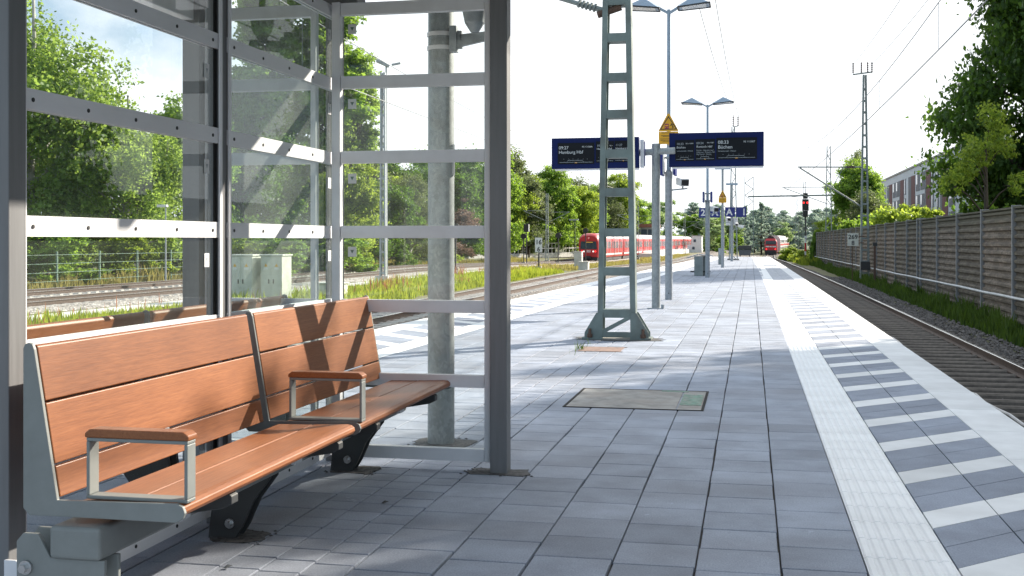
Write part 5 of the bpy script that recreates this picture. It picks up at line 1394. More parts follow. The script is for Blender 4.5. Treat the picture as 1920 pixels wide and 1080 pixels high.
tree('maple2', -29.0, 200.7, 13.7, 'sunlit green tree left of the commuter train front', 'tree', w=0.95, rot=4.0)
tree('oak', -37.5, 203.2, 12.1, 'dark tree filling the gap behind the walkway railing', 'tree', w=1.4, rot=4.2)
tree('maple', -30.5, 218.4, 12.2, 'green tree right behind the commuter train front', 'tree', w=1.2, rot=0.7)
tree('birch2', -28.6, 231.1, 15.2, 'grey green tree behind the upper mast legs', 'tree', w=0.9, rot=0.7)
tree('maple2', -26.0, 236.2, 18.4, 'bright tree top just under the left display', 'tree', w=0.75, rot=2.7)
tree('maple', -25.4, 254.0, 12.1, 'green tree seen between the mast legs above the train', 'tree', w=1.2, rot=3.7)
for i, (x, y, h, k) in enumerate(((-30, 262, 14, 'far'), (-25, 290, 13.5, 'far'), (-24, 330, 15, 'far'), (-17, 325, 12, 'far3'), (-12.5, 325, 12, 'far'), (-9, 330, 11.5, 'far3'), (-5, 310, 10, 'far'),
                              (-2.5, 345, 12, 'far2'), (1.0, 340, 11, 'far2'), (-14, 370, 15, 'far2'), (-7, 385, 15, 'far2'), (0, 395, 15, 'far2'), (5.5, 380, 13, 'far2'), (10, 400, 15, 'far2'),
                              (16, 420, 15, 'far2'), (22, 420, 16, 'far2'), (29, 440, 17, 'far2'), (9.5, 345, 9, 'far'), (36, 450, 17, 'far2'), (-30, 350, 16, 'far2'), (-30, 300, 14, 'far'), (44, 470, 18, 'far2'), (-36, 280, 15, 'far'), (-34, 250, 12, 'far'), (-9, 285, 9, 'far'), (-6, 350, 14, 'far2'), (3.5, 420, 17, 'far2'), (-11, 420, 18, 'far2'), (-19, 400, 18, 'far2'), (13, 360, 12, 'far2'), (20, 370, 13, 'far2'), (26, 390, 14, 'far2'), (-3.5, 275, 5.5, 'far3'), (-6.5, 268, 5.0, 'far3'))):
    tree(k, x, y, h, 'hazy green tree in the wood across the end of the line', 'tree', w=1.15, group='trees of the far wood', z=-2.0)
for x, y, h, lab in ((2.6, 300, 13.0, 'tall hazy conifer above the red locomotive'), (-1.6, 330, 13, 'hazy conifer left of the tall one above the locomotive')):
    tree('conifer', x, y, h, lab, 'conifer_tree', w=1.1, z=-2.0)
# right, behind the noise barrier
tree('oakbig', 14.8, 61.0, 22.0, 'big dark tree at the right edge of the photo', 'tree', w=0.74, rot=0.6, z=-0.8)
tree('oakbig', 17.6, 60.0, 11.0, 'lower dark tree at the right edge, behind the young maple', 'tree', w=1.0, rot=2.2, z=-0.8)
tree('oakbig', 18.6, 67.0, 20.0, 'second dark tree filling the gap behind the big one', 'tree', w=0.8, rot=3.6, z=-0.8)
tree('airy', 9.9, 52.5, 8.6, 'young maple with loose branches reaching left of the big dark tree', 'maple_tree', w=0.85, rot=2.1, z=-0.8)
tree('shrub', 11.2, 55, 4.6, 'dark shrub over the barrier at the right edge', 'shrub', w=0.9, z=-0.8)
tree('shrub2', 10.5, 74, 5.3, 'bright shrub over the barrier under the white apartment block', 'shrub', w=1.1, z=-0.8)
tree('shrub2', 10.5, 83, 5.9, 'taller bright shrub in front of the white apartment block', 'shrub', w=1.1, z=-0.8)
tree('shrub', 10.0, 94, 5.5, 'shrub right of the tall ladder mast', 'shrub', w=1.2, z=-0.8)
tree('willow', 9.8, 103, 6.2, 'grey green shrub behind the tall ladder mast', 'shrub', w=1.2, z=-0.8, cat='shrub')
tree('maple', 10.8, 123, 10.6, 'round green tree between the lattice mast and the ladder mast', 'tree', w=1.0, rot=0.4, z=-0.9)
tree('birch2', 12.5, 146, 14.0, 'thin pale tree top rising above the round green tree', 'tree', w=0.6, rot=1.4, z=-1.0)
tree('maple2', 9.0, 139, 5.6, 'light green bush over the barrier end right of the signal', 'shrub', w=1.1, z=-1.0, cat='shrub')
tree('shrub2', 5.5, 150, 2.6, 'low bright bush beside the curve right of the locomotive', 'shrub', w=1.7, z=-1.6)
tree('shrub2', 6.2, 142, 2.2, 'low bright bush at the foot of the red signal', 'shrub', w=1.6, z=-1.5)
tree('shrub', 6.35, 120.5, 4.2, 'dark ivy column climbing the noise barrier end', 'ivy', w=0.25, z=-1.2)
# trees of the same row outside the right of the view; their shade falls on the foreground
for i, (y, h, k) in enumerate(((1.0, 11.9, 'oak'), (4.4, 12.3, 'maple'), (7.6, 12.0, 'oak'), (10.6, 12.4, 'maple'), (13.2, 12.2, 'oak'), (15.6, 12.6, 'maple'), (17.9, 12.3, 'oak'), (20.2, 12.6, 'oak'), (22.4, 12.3, 'maple'), (24.2, 11.8, 'oak'))):
    tree(k, 11.9+0.5*(i % 2), y, h, 'tree in the row behind the noise barrier nearest to the bench', 'tree', w=0.72, group='row of trees behind the barrier', z=-0.8)

# ------------------------------------------------------------------ grass
def grass(name, label, n, fx, fy, fz, h, w, mat, seed, lean=0.35, cat='grass'):
    rng = np.random.RandomState(seed)
    y = fy(rng.rand(n)); u_ = rng.rand(n)
    nc = max(4, n//90); cy = fy(rng.rand(nc)); cu = rng.rand(nc); chh = 0.6+0.9*rng.rand(nc)**2; ci = rng.randint(0, nc, n); m_ = rng.rand(n) < 0.55
    y = np.where(m_, cy[ci]+rng.normal(size=n)*0.28*(1+cy[ci]*0.01), y); u_ = np.where(m_, np.clip(cu[ci]+rng.normal(size=n)*0.06, 0, 1), u_)
    x = fx(u_, y); z = fz(x, y)
    hh = h*(0.35+0.75*rng.rand(n))*np.where(m_, chh[ci], 0.75); a = rng.rand(n)*6.28; ln = lean*hh*rng.rand(n); b = rng.rand(n)*6.28
    dx, dy = np.cos(a)*w*0.5, np.sin(a)*w*0.5
    tip = np.stack([x+np.cos(b)*ln, y+np.sin(b)*ln, z+hh], 1)
    mid = np.stack([x+np.cos(b)*ln*0.3, y+np.sin(b)*ln*0.3, z+hh*0.55], 1)
    V = np.stack([np.stack([x-dx, y-dy, z], 1), np.stack([x+dx, y+dy, z], 1), mid+np.stack([dx, dy, dx*0], 1)*0.8, tip, mid-np.stack([dx, dy, dx*0], 1)*0.8], 1).reshape(-1, 3)
    F = np.arange(n*5).reshape(n, 5)
    me = mesh_np(name, V, F, M[mat], 0.5+rng.normal(size=n)*0.2+np.where(m_, (chh[ci]-0.9)*0.35, -0.05))
    o = bpy.data.objects.new(name, me); COL.objects.link(o); o['kind'] = 'stuff'; o['label'] = label; o['category'] = cat
    return o
T3v = np.vectorize(T3); LTv = np.vectorize(LT)
gz = lambda x, y: VLZ(y)-0.3
grass('meadow_grass', 'bright green grass strip between the tracks behind the shelter', 60000, lambda r, y: LTv(y)-2.6-r*(LTv(y)-2.6-(T3v(y)+5.2)), lambda r: 18+62*r**1.25, gz, 0.40, 0.045, 'grass_bright', 1)
grass('sorrel_stalks', 'thin reddish sorrel stalks standing in the grass strip', 900, lambda r, y: LTv(y)-3.2-r*(LTv(y)-3.2-(T3v(y)+3.6)), lambda r: 20+60*r**1.1, lambda x, y: gz(x, y)+0.15, 0.55, 0.035, 'sorrel', 2, lean=0.2, cat='plants')
grass('dry_grass', 'pale dry grass bank along the foot of the left trees', 26000, lambda r, y: T3v(y)-7.2-r*3.2, lambda r: 30+130*r**1.1, gz, 0.75, 0.08, 'grass_dry', 3)
grass('meadow_grass', 'weedy grass between the commuter train and the near track', 24000, lambda r, y: LTv(y)-2.8-r*(LTv(y)-2.8-(T3v(y)+3.0)), lambda r: 84+150*r, gz, 0.30, 0.10, 'grass_dry', 8)
grass('verge_grass', 'dark green grass verge at the foot of the noise barrier', 34000, lambda r, y: 6.45-r**1.3*1.0, lambda r: 14+110*r**1.5, lambda x, y: VZ(y)-0.28, 0.46, 0.045, 'grass_dark', 4)
grass('verge_weeds', 'lighter weeds around the red signal and the curve', 5000, lambda r, y: VRX(y)+2.0+r*3.0, lambda r: 110+90*r, lambda x, y: VZ(y)-0.3, 0.9, 0.12, 'grass_bright', 5, cat='plants')
grass('weed_tuft', 'small green tuft growing by the rusty drain cover', 28, lambda r, y: -1.97+0.10*r, lambda r: 12.95+0.1*r, lambda x, y: x*0, 0.12, 0.008, 'grass_dark', 6, lean=0.7, cat='plants')

# bits of litter
rngl = random.Random(8)
for (x, y, lab, m) in ((-1.95, 4.05, 'small yellowed leaf on the paving under the bench', 'yellow'), (-1.7, 5.2, 'small dark pebble on the paving near the bench legs', 'soil')):
    mb = MB(); mb.add([(x-0.018, y, 0.004), (x, y-0.013, 0.006), (x+0.02, y+0.004, 0.014), (x+0.002, y+0.016, 0.009), (x, y, 0.018)], [(0, 1, 4), (1, 2, 4), (2, 3, 4), (3, 0, 4)])
    o = mb.build('fallen_leaf' if m == 'yellow' else 'pebble', M['slab'] if m == 'yellow' else M['soil'], origin=(x, y, 0)); tag(o, lab, 'leaf' if m == 'yellow' else 'pebble')

# ------------------------------------------------------------------ cabinets, boxes, fences on the left
def cabinet(label, x0, x1, y, z0, z1, d=0.9, group=None):
    t = thing('switch_cabinet', label, 'cabinet', ((x0+x1)/2, y, z0), R(6), group)
    t.rotation_euler = (0, 0, 0)
    MB().box(x0, x1, y, y+d, z0+0.1, z1-0.06).build('case', M['offwhite'], t, bevel=0.01)
    MB().box(x0-0.04, x1+0.04, y-0.04, y+d+0.04, z1-0.058, z1).build('roof', M['offwhite'], t, bevel=0.01)
    MB().box(x0-0.02, x1+0.02, y-0.02, y+d+0.02, z0-0.1, z0+0.098).build('plinth', M['pale_concrete'], t)
    w = x1-x0
    for k in range(2):
        a = x0+0.02+k*w/2; b = a+w/2-0.04
        dr = MB().box(a, b, y-0.012, y-0.002, z0+0.14, z1-0.1).build('door', M['offwhite'], t, bevel=0.003)
        MB().box(b-0.09 if k == 0 else a+0.05, b-0.05 if k == 0 else a+0.09, y-0.03, y-0.0125, z0+0.62, z0+0.78).build('handle', M['black'], dr)
        MB().prism([((a+b)/2-0.07, z1-0.45), ((a+b)/2+0.07, z1-0.45), ((a+b)/2, z1-0.33)], 'y', y-0.016, y-0.0125).build('warning_label', M['yellow'], dr)
        MB().box((a+b)/2-0.09, (a+b)/2+0.09, y-0.016, y-0.0125, z1-0.56, z1-0.48).build('notice', M['white'], dr)
    return t
cabinet('left white switch cabinet behind the second pane, with yellow warning labels', -18.75, -17.85, 39.1, -0.95, 0.74, 0.9)
cabinet('right white switch cabinet behind the second pane, with yellow warning labels', -17.65, -16.82, 39.4, -0.95, 0.74, 0.9)
t = thing('cable_box', 'low pale box right of the white switch cabinets', 'box', (-15.6, 41.0, -1.0))
MB().box(-16.0, -15.0, 40.7, 41.4, -1.0, -0.38).build('case', M['offwhite'], t, bevel=0.02); MB().box(-16.05, -14.95, 40.65, 41.45, -0.378, -0.33).build('lid', M['offwhite'], t, bevel=0.01)
t = thing('utility_box', 'teal utility box covered in dark graffiti, left of the galvanised pole', 'box', (-33.7, 113, -1.4))
MB().box(-36.2, -31.6, 112.5, 114.5, -1.5, 0.95).build('case', M['teal'], t, bevel=0.05)
MB().box(-36.3, -31.5, 112.4, 114.6, 0.952, 1.1).build('roof', M['teal'], t)
mb = MB()
for i, (px, pts) in enumerate(((-35.6, [(0, 0), (0, 1.3), (0.5, 0.7), (0.9, 1.3), (0.9, 0)]), (-34.3, [(0, 0), (0, 1.4), (0.7, 1.1), (0.1, 0.7), (0.8, 0.3), (0, 0)]), (-33.1, [(0, 0), (0.1, 1.3), (0.8, 1.2), (0.7, 0.6), (0.1, 0.6), (0.9, 0)]))):
    for a, b in zip(pts[:-1], pts[1:]): mb.bar((px+a[0], 112.46, -1.0+a[1]), (px+b[0], 112.46, -1.0+b[1]), 0.2, 0.02, up=(0, 1, 0))
mb.build('graffiti', M['facade_grey'], t)
t = thing('brown_shed', 'dark brown shed wall low behind the pale ladder mast', 'shed', (-35.5, 96, -1.0))
MB().box(-38.5, -33.5, 95, 98, -1.0, 1.6).build('wall', M['brown_hut'], t); MB().box(-38.7, -33.3, 94.8, 98.2, 1.602, 1.75).build('roof', M['bench_dark'], t)

# green mesh fence at the left
t = thing('mesh_fence', 'thin green mesh fence in front of the trees at the left', 'fence', (-31, 40, -1.0))
mb = MB()
for z in (-0.6, -0.2, 0.2, 0.6): mb.bar((-31.0, 40, z), (-30.6, 82, z), 0.02, 0.02)
mb.build('wire_mesh', M['green_paint'], t)
for k in range(13):
    y = 40+3.5*k; MB().box(-31.05, -30.97, y-0.03, y+0.03, -1.1, 0.75).build('fence_post', M['green_paint'], t)
# walkway railing
t = thing('walkway_railing', 'pale walkway railing in front of the trees left of the commuter train', 'railing', (-33, 175, -1.4))
mb = MB()
for z in (-0.95, -0.1, 0.75): mb.bar((-41.0, 165, z), (-29.0, 196, z+0.1), 0.16, 0.16)
mb.build('bars', M['pale_concrete'], t)
mb = MB()
for k in range(30):
    f = k/29; mb.bar((-41+12*f, 165+31*f, -1.6), (-41+12*f, 165+31*f, 0.85), 0.12, 0.12)
mb.build('uprights', M['pale_concrete'], t)
mb = MB(); mb.bar((-41.0, 164.7, -1.35), (-29.0, 195.7, -1.25), 0.4, 0.55); mb.build('deck', M['pale_concrete'], t)

# trackside signals and small posts left of the commuter train
def small_post(label, x, y, zt, kind, z0=-1.5):
    t = thing('shunting_signal' if kind != 'sign' else 'distance_sign', label, 'signal' if kind != 'sign' else 'sign', (x, y, z0))
    MB().cyl((x, y, z0-0.2), (x, y, zt), 0.06, n=8).build('post', M['bench_dark'], t)
    if kind == 'disc': MB().cyl((x, y-0.12, zt), (x, y-0.02, zt), 0.34, n=18).build('disc', M['black'], t)
    elif kind == 'box':
        h = MB().box(x-0.28, x+0.28, y-0.3, y-0.07, zt-0.45, zt+0.45).build('signal_head', M['black'], t, bevel=0.03)
        MB().box(x+0.281, x+0.33, y-0.28, y-0.07, zt-0.42, zt+0.42).build('side_plate', M['white'], h)
    elif kind == 'lamp':
        MB().box(x-0.75, x+0.45, y-0.15, y+0.15, zt-0.08, zt+0.08).build('lamp_head', M['galv_small'], t)
    elif kind == 'sign':
        b = MB().box(x-0.28, x+0.28, y-0.1, y-0.07, zt-1.15, zt).build('board', M['white'], t)
        text('lettering', '16', x, y-0.104, zt-0.52, 0.5, M['black'], b, align='CENTER', bold=0.01)
        text('lettering', '6', x, y-0.104, zt-1.08, 0.5, M['black'], b, align='CENTER', bold=0.01)
    MB().box(x-0.2, x+0.2, y-0.2, y+0.2, z0-0.3, z0+0.25).build('foundation', M['concrete'], t)
    return t
small_post('low dark disc signal just right of the front shelter post', -26.1, 132, 1.75, 'disc')
small_post('dark box signal next to the low disc signal', -24.6, 126, 2.65, 'box')
small_post('white distance sign reading 16 6 on a thin post', -16.2, 88, 1.48, 'sign', -1.0)
small_post('small dark disc signal right of the 16 6 sign', -22.5, 135, 1.85, 'disc')
small_post('grey lamp on a thin post between two disc signals', -22.0, 145, 3.9, 'lamp')
small_post('larger dark disc signal left of the commuter train', -20.2, 142, 2.5, 'disc')
small_post('dark box signal in front of the white and red carriages', -15.3, 150, 2.4, 'box')
small_post('dark disc signal right of the galvanised pole', -21.6, 83, 2.2, 'disc', -1.0)
for x, y, h, w, lab in ((-15.6, 105, 1.35, 0.7, 'tall white concrete block left of the commuter train front'), (-12.8, 89, 0.7, 0.75, 'low white concrete block beside the green mast')):
    t = thing('concrete_block', lab, 'block', (x, y, -1.2))
    MB().box(x-w/2, x+w/2, y-0.4, y+0.4, -1.3, -1.15+h).build('block', M['pale_concrete'], t, bevel=0.02); MB().box(x-w/2-0.03, x+w/2+0.03, y-0.43, y+0.43, -1.148+h, -1.10+h).build('cap', M['pale_concrete'], t)
# catenary masts with arms on the left yard
for x, y, lab in ((-17.0, 176, 'catenary mast over the commuter train, left of the galvanised post'), (-13.0, 232, 'catenary mast behind the white and red carriages'), (-11.5, 292, 'far catenary mast near the small white building'), (-26.5, 150, 'catenary mast left of the commuter train')):
    lattice_mast(lab, x, y, -1.5, 9.0, 0.35, 0.25, arms=((-3.2, 5.2, 3.8), (3.0, 5.0, 3.6)), n=10, group='catenary masts on the left yard')

# ------------------------------------------------------------------ trains
def train_profile(w, h, z0, r=0.5):
    hw = w/2
    return [(-hw*0.93, z0+0.35), (-hw, z0+0.9), (-hw, z0+h-0.95), (-hw*0.9, z0+h-0.42), (-hw*0.62, z0+h-0.10), (-hw*0.25, z0+h), (hw*0.25, z0+h), (hw*0.62, z0+h-0.10), (hw*0.9, z0+h-0.42), (hw, z0+h-0.95), (hw, z0+0.9), (hw*0.93, z0+0.35)]

def loft(sections, mats_for=None):
    mb = MB(); n = len(sections[0][1])
    for y, prof in sections:
        for p in prof: mb.v.append((p[0], y, p[1]))
    for j in range(len(sections)-1):
        for i in range(n): mb.f.append((j*n+i, j*n+(i+1) % n, (j+1)*n+(i+1) % n, (j+1)*n+i)); mb.m.append(0)
    mb.f += [tuple(range(n)), tuple(range((len(sections)-1)*n, len(sections)*n))]; mb.m += [0, 0]
    return mb

def place_along(parts_fn, x, y, z, ang):
    pass

def commuter_train():
    # local: front at y=0 looking to -y, runs to +y
    t = thing('commuter_train', 'white and red commuter train standing behind the green mast', 'train', (0, 0, 0))
    P = train_profile(2.95, 3.75, 0)
    def sq(k, dz, kz=1.0): return [(p[0]*k, 0.35+(p[1]-0.35)*kz+dz) for p in P]
    front = loft([(0.0, sq(0.90, 0.10, 0.86)), (0.25, sq(0.96, 0.03, 0.95)), (0.9, P), (3.0, P)]).build('cab', M['train_red'], t, smooth=True)
    MB().prism([(-1.18, 1.55), (1.18, 1.55), (1.08, 2.62), (-1.08, 2.62)], 'y', -0.03, 0.02).build('windscreen', M['train_glass'], front)
    MB().box(-0.75, 0.75, -0.035, -0.031, 2.40, 2.58).build('destination_panel', M['black'], front)
    MB().box(-0.45, 0.6, -0.04, -0.036, 2.45, 2.54).build('destination_text', M['text_orange'], front)
    for s in (-1, 1):
        MB().cyl((s*0.95, 0.0, 1.22), (s*0.95, -0.05, 1.22), 0.12, n=12).build('tail_light', M['red_light'], front)
        MB().cyl((s*0.66, 0.0, 1.22), (s*0.66, -0.05, 1.22), 0.11, n=12).build('headlight', M['white_light'], front)
    MB().cyl((0, 0.1, 3.08), (0, 0.0, 3.08), 0.12, n=12).build('headlight', M['white_light'], front)
    lg = MB().box(-0.26, 0.26, -0.03, 0.01, 1.10, 1.42).build('logo', M['white'], front)
    text('lettering', 'DB', 0, -0.035, 1.16, 0.30, M['train_red'], front, align='CENTER', bold=0.006)
    MB().prism([(-1.2, -0.05), (1.2, -0.05), (1.3, 0.55), (-1.3, 0.55)], 'y', 0.1, 0.9).build('apron', M['train_dark'], t)
    MB().box(-0.35, 0.35, -0.35, 0.1, 0.25, 0.6).build('coupler', M['train_dark'], t)
    y = 3.05; cars = [(3.05, 22.5), (23.1, 45.6), (46.2, 66), (66.9, 89), (89.6, 112), (112.6, 140.5)]
    for i, (a, b) in enumerate(cars):
        if i == len(cars)-1:
            c = loft([(a, P), (b-1.2, P), (b-0.3, sq(0.96, 0.03, 0.93)), (b, sq(0.88, 0.1, 0.84))]).build('carriage', M['train_red'], t, smooth=True)
        else: c = loft([(a, P), (b, P)]).build('carriage', M['train_red'], t, smooth=True)
        top = [(-1.40, 3.10)] + [(p[0]*1.012, p[1]+0.012) for p in P[3:9]] + [(1.40, 3.10)]
        loft([(a+0.02, top), (b-(1.3 if i == len(cars)-1 else 0.02), top)]).build('roof', M['train_white'], c, smooth=True)
        for sd in (-1, 1): MB().box(min(sd*1.46, sd*1.487), max(sd*1.46, sd*1.487), a+0.1, b-1.4, 0.62, 0.88).build('white_stripe', M['train_white'], c)
        MB().box(-1.25, 1.25, a+0.5, b-0.5, -0.1, 0.42).build('underframe', M['train_dark'], c)
        n = int((b-a)//3.6)
        for k in range(n):
            yy = a+0.6+k*(b-a-1.2)/n
            for s in (-1, 1):
                def bx(nm, m, ya, yb, za, zb, o=0.0):
                    xa = s*(1.476+o); xb = s*(1.492+o)
                    return MB().box(min(xa, xb), max(xa, xb), ya, yb, za, zb).build(nm, M[m], c)
                if k % 2 == 0:
                    bx('door', 'train_red', yy+0.1, yy+1.5, 0.95, 2.95); bx('window', 'train_window', yy+0.25, yy+0.75, 1.6, 2.6, 0.003); bx('window', 'train_window', yy+0.85, yy+1.35, 1.6, 2.6, 0.003)
                    bx('window', 'train_window', yy+1.8, yy+3.2, 1.6, 2.6)
                else:
                    bx('door', 'train_white', yy+0.05, yy+0.22, 0.9, 2.95); bx('door', 'train_white', yy+2.8, yy+2.95, 0.9, 2.95); bx('window', 'train_window', yy+0.25, yy+1.4, 1.6, 2.6, 0.003); bx('window', 'train_window', yy+1.6, yy+2.75, 1.6, 2.6, 0.003)
    mb = MB()
    for a, b in zip(cars[:-1], cars[1:]): mb.box(-1.2, 1.2, a[1]+0.01, b[0]-0.01, 0.5, 3.3)
    mb.build('gangway', M['train_dark'], t)
    for a, b in cars:
        for yy in (a+2, b-3):
            for s in (-1, 1): MB().cyl((s*0.7, yy, 0.45), (s*0.82, yy, 0.45), 0.44, n=14).build('wheel', M['train_dark'], t)
    return t
ct = commuter_train()
ct.location = (-22.15, 158.6, lz(158)+0.02); ct.rotation_euler = (0, 0, -math.atan2(6.0, 145))

def regional_train():
    t = thing('regional_train', 'red locomotive with double deck carriages waiting at the end of the right track', 'train', (0, 0, 0))
    P = [(-1.45, 0.4), (-1.5, 0.9), (-1.5, 2.9), (-1.42, 3.4), (-1.1, 3.85), (1.1, 3.85), (1.42, 3.4), (1.5, 2.9), (1.5, 0.9), (1.45, 0.4)]
    sq = lambda k, kz: [(p[0]*k, 0.4+(p[1]-0.4)*kz) for p in P]
    b = loft([(0.0, sq(0.95, 0.62)), (0.35, sq(0.99, 0.86)), (0.7, sq(1, 0.985)), (18.6, P)]).build('locomotive', M['train_red'], t)
    MB().prism([(-1.28, 2.35), (1.28, 2.35), (1.2, 3.25), (-1.2, 3.25)], 'y', 0.0, 0.75).build('windscreen', M['train_glass'], b)
    for s in (-1, 1):
        MB().box(min(s*0.35, s*1.25), max(s*0.35, s*1.25), -0.03, 0.02, 1.72, 2.02).build('white_stripe', M['train_white'], b)
        MB().cyl((s*1.05, 0.0, 1.25), (s*1.05, -0.06, 1.25), 0.16, n=12).build('tail_light', M['red_light'], b)
    MB().box(-0.22, 0.22, -0.035, 0.02, 1.74, 2.0).build('logo', M['white'], b)
    MB().prism([(-1.35, -0.05), (1.35, -0.05), (1.45, 1.0), (-1.45, 1.0)], 'y', -0.15, 0.5).build('buffer_beam', M['train_dark'], t)
    for s in (-1, 1): MB().cyl((s*0.87, -0.15, 0.75), (s*0.87, -0.6, 0.75), 0.22, n=12).build('buffer', M['train_dark'], t)
    MB().prism([(-0.9, 3.86), (0.9, 3.86), (0.5, 4.35), (-0.5, 4.35)], 'y', 2.5, 17).build('roof_equipment', M['train_dark'], t)
    mb = MB(); mb.bar((-0.6, 3.0, 4.35), (0.6, 4.2, 5.0), 0.06); mb.bar((-0.8, 4.2, 5.0), (0.8, 4.2, 5.0), 0.08); mb.bar((0, 3, 4.3), (0, 4.2, 5.0), 0.06); mb.build('pantograph', M['train_dark'], t)
    MB().box(-1.2, 1.2, 0.6, 18, -0.1, 0.45).build('bogies', M['train_dark'], t)
    return t
rt = regional_train(); a0 = math.atan2(rx(302)-rx(283), 19)
rt.location = (4.7, 283, rz(283)+0.0); rt.rotation_euler = (0, 0, -0.02)
base = Vector(rt.location)
# carriages follow the curve, still parts of the same train
Rm = Matrix.Rotation(0.02, 3, 'Z')
y = 302.5
for k in range(4):
    xa, xb = rx(y), rx(y+26.4)
    ang = -math.atan2(xb-xa, 26.4)
    PP = [(-1.38, 0.35), (-1.40, 2.4), (-1.38, 3.6), (-1.05, 4.35), (-0.5, 4.62), (0.5, 4.62), (1.05, 4.35), (1.38, 3.6), (1.40, 2.4), (1.38, 0.35)]
    c = loft([(0.0, PP), (26.4, PP)]).build('carriage', M['train_red'] if k == 3 else M['train_white'], None, smooth=True)
    c.parent = rt; c.location = Rm @ (Vector((xa, y, rz(y)))-base); c.rotation_euler = (0, 0, ang+0.02)
    for z0, z1 in ((0.95, 1.75), (2.75, 3.5)):
        for q in range(9):
            for sd in (-1, 1):
                x0 = sd*1.405; wn = MB().box(min(x0, x0-sd*0.03), max(x0, x0-sd*0.03), 1.0+q*2.8, 3.1+q*2.8, z0, z1).build('window', M['train_window'], None); wn.parent = c
    for sd in (-1, 1):
        wn = MB().box(min(sd*1.39, sd*1.412), max(sd*1.39, sd*1.412), 0.3, 26.1, 2.0, 2.55).build('red_stripe', M['train_red'], None); wn.parent = c
    mb = MB(); mb.box(-1.2, 1.2, 1, 25.4, -0.1, 0.34); w = mb.build('underframe', M['train_dark'], None); w.parent = c
    y += 27.0

# ------------------------------------------------------------------ buildings
def apartment():
    X = 22.8; z0, zt = -1.5, 11.7; d = 13
    yy_ = lambda D: 1.0215*D+4.75
    y0, y1 = yy_(122), yy_(209)
    t = thing('apartment_block', 'white flat roofed apartment block with dark red panels behind the right trees', 'building', (X+d/2, (y0+y1)/2, z0))
    MB().box(X, X+d, y0, y1, z0, zt).build('wall', M['facade'], t)
    MB().box(X-0.15, X+d+0.15, y0-0.15, y1+0.15, zt+0.003, zt+0.25).build('roof', M['plaster_grey'], t)
    el = []
    for b in (146.0, 172.3, 197.5):
        el += [('narrow', b, b+1.3), ('red', b+2.3, b+6.2), ('grey', b+6.25, b+7.3), ('win', b+7.8, b+11.4), ('win', b+12.1, b+15.6), ('red', b+16.6, b+20.3), ('grey', b+20.4, b+23.4)]
    el += [('win', 130.7, 134.6), ('red', 135.3, 139.4), ('grey', 139.5, 140.9), ('narrow', 142.1, 143.4)]
    for k, a, b in el:
        if b > 208: continue
        a, b = yy_(a), yy_(b)
        for fl in range(4):
            ztop = zt-1.15-2.95*fl; zb = ztop-2.75
            if k in ('red', 'grey'):
                ztop2 = ztop+(0.2 if fl else 0)
                MB().box(X-0.05, X+0.05, a, b, zb+0.002, ztop2).build(k+'_panel', M['facade_'+k], t)
            else:
                g = MB().box(X-0.04, X+0.05, a, b, zb+0.35, ztop).build('grey_panel', M['facade_grey'], t)
                w_ = (b-a)
                MB().box(X-0.07, X-0.041, a+w_*0.55, b-w_*0.08, zb+(1.3 if k == 'win' else 0.5), ztop-0.1).build('window', M['facade_glass'], g)
    for fl in range(4):
        zf = zt-1.15-2.95*fl-2.4
        f = MB().box(X+6.0, X+7.4, y0-0.05, y0-0.004, zf+0.2, zf+2.3).build('window', M['facade_grey'], t)
        MB().box(X+6.1, X+7.3, y0-0.07, y0-0.052, zf+0.3, zf+2.2).build('pane', M['facade_glass'], f)
    return t
apartment()
t = thing('white_building', 'small white two storey railway building right of the commuter train', 'building', (-12.1, 262, -1.5))
x0, x1, y = -13.2, -10.9, 262
MB().box(x0, x1, y, y+6, -1.6, 2.25).build('wall', M['white'], t); MB().box(x0-0.15, x1+0.15, y-0.15, y+6.15, 2.253, 2.4).build('roof', M['plaster_grey'], t)
MB().box(x0-0.9, x0-0.003, y, y+6, -1.6, 0.3).build('annex', M['white'], t)
for (a, z) in ((x0+0.5, 0.9), (x0+0.2, -0.75)): MB().box(a, a+0.55, y-0.04, y-0.003, z, z+0.6).build('window', M['facade_grey'], t)
t = thing('signal_box', 'grey building with red flat roof behind the commuter train', 'building', (-22.0, 242, -1.5))
MB().box(-24.2, -19.6, 240, 250, -1.6, 4.0).build('wall', M['plaster_grey'], t); MB().box(-24.6, -19.2, 239.6, 250.4, 4.003, 4.7).build('roof', M['roof_red'], t)
for k in range(3): MB().box(-23.9+k*1.45, -22.7+k*1.45, 239.95, 239.997, 2.4, 3.6).build('window', M['facade_grey'], t)
# low platform beside the commuter train
mb = MB(); mb.prism([(0, -1.6), (3.2, -1.6), (3.2, 0), (0, 0)], 'y', 0, 1) if False else None
mb = MB()
for a in range(0, 120, 10):
    ya, yb = 196+a, 206+a
    xa, xb = T3(ya)+1.75, T3(yb)+1.75; za, zb = lz(ya)+0.5, lz(yb)+0.5
    mb.add([(xa, ya, za-1), (xa+2.6, ya, za-1), (xb+2.6, yb, zb-1), (xb, yb, zb-1), (xa, ya, za), (xa+2.6, ya, za), (xb+2.6, yb, zb), (xb, yb, zb)], [(4, 5, 6, 7), (0, 1, 5, 4), (1, 2, 6, 5), (2, 3, 7, 6), (3, 0, 4, 7)])
struct('far_platform', mb, M['pale_concrete'])

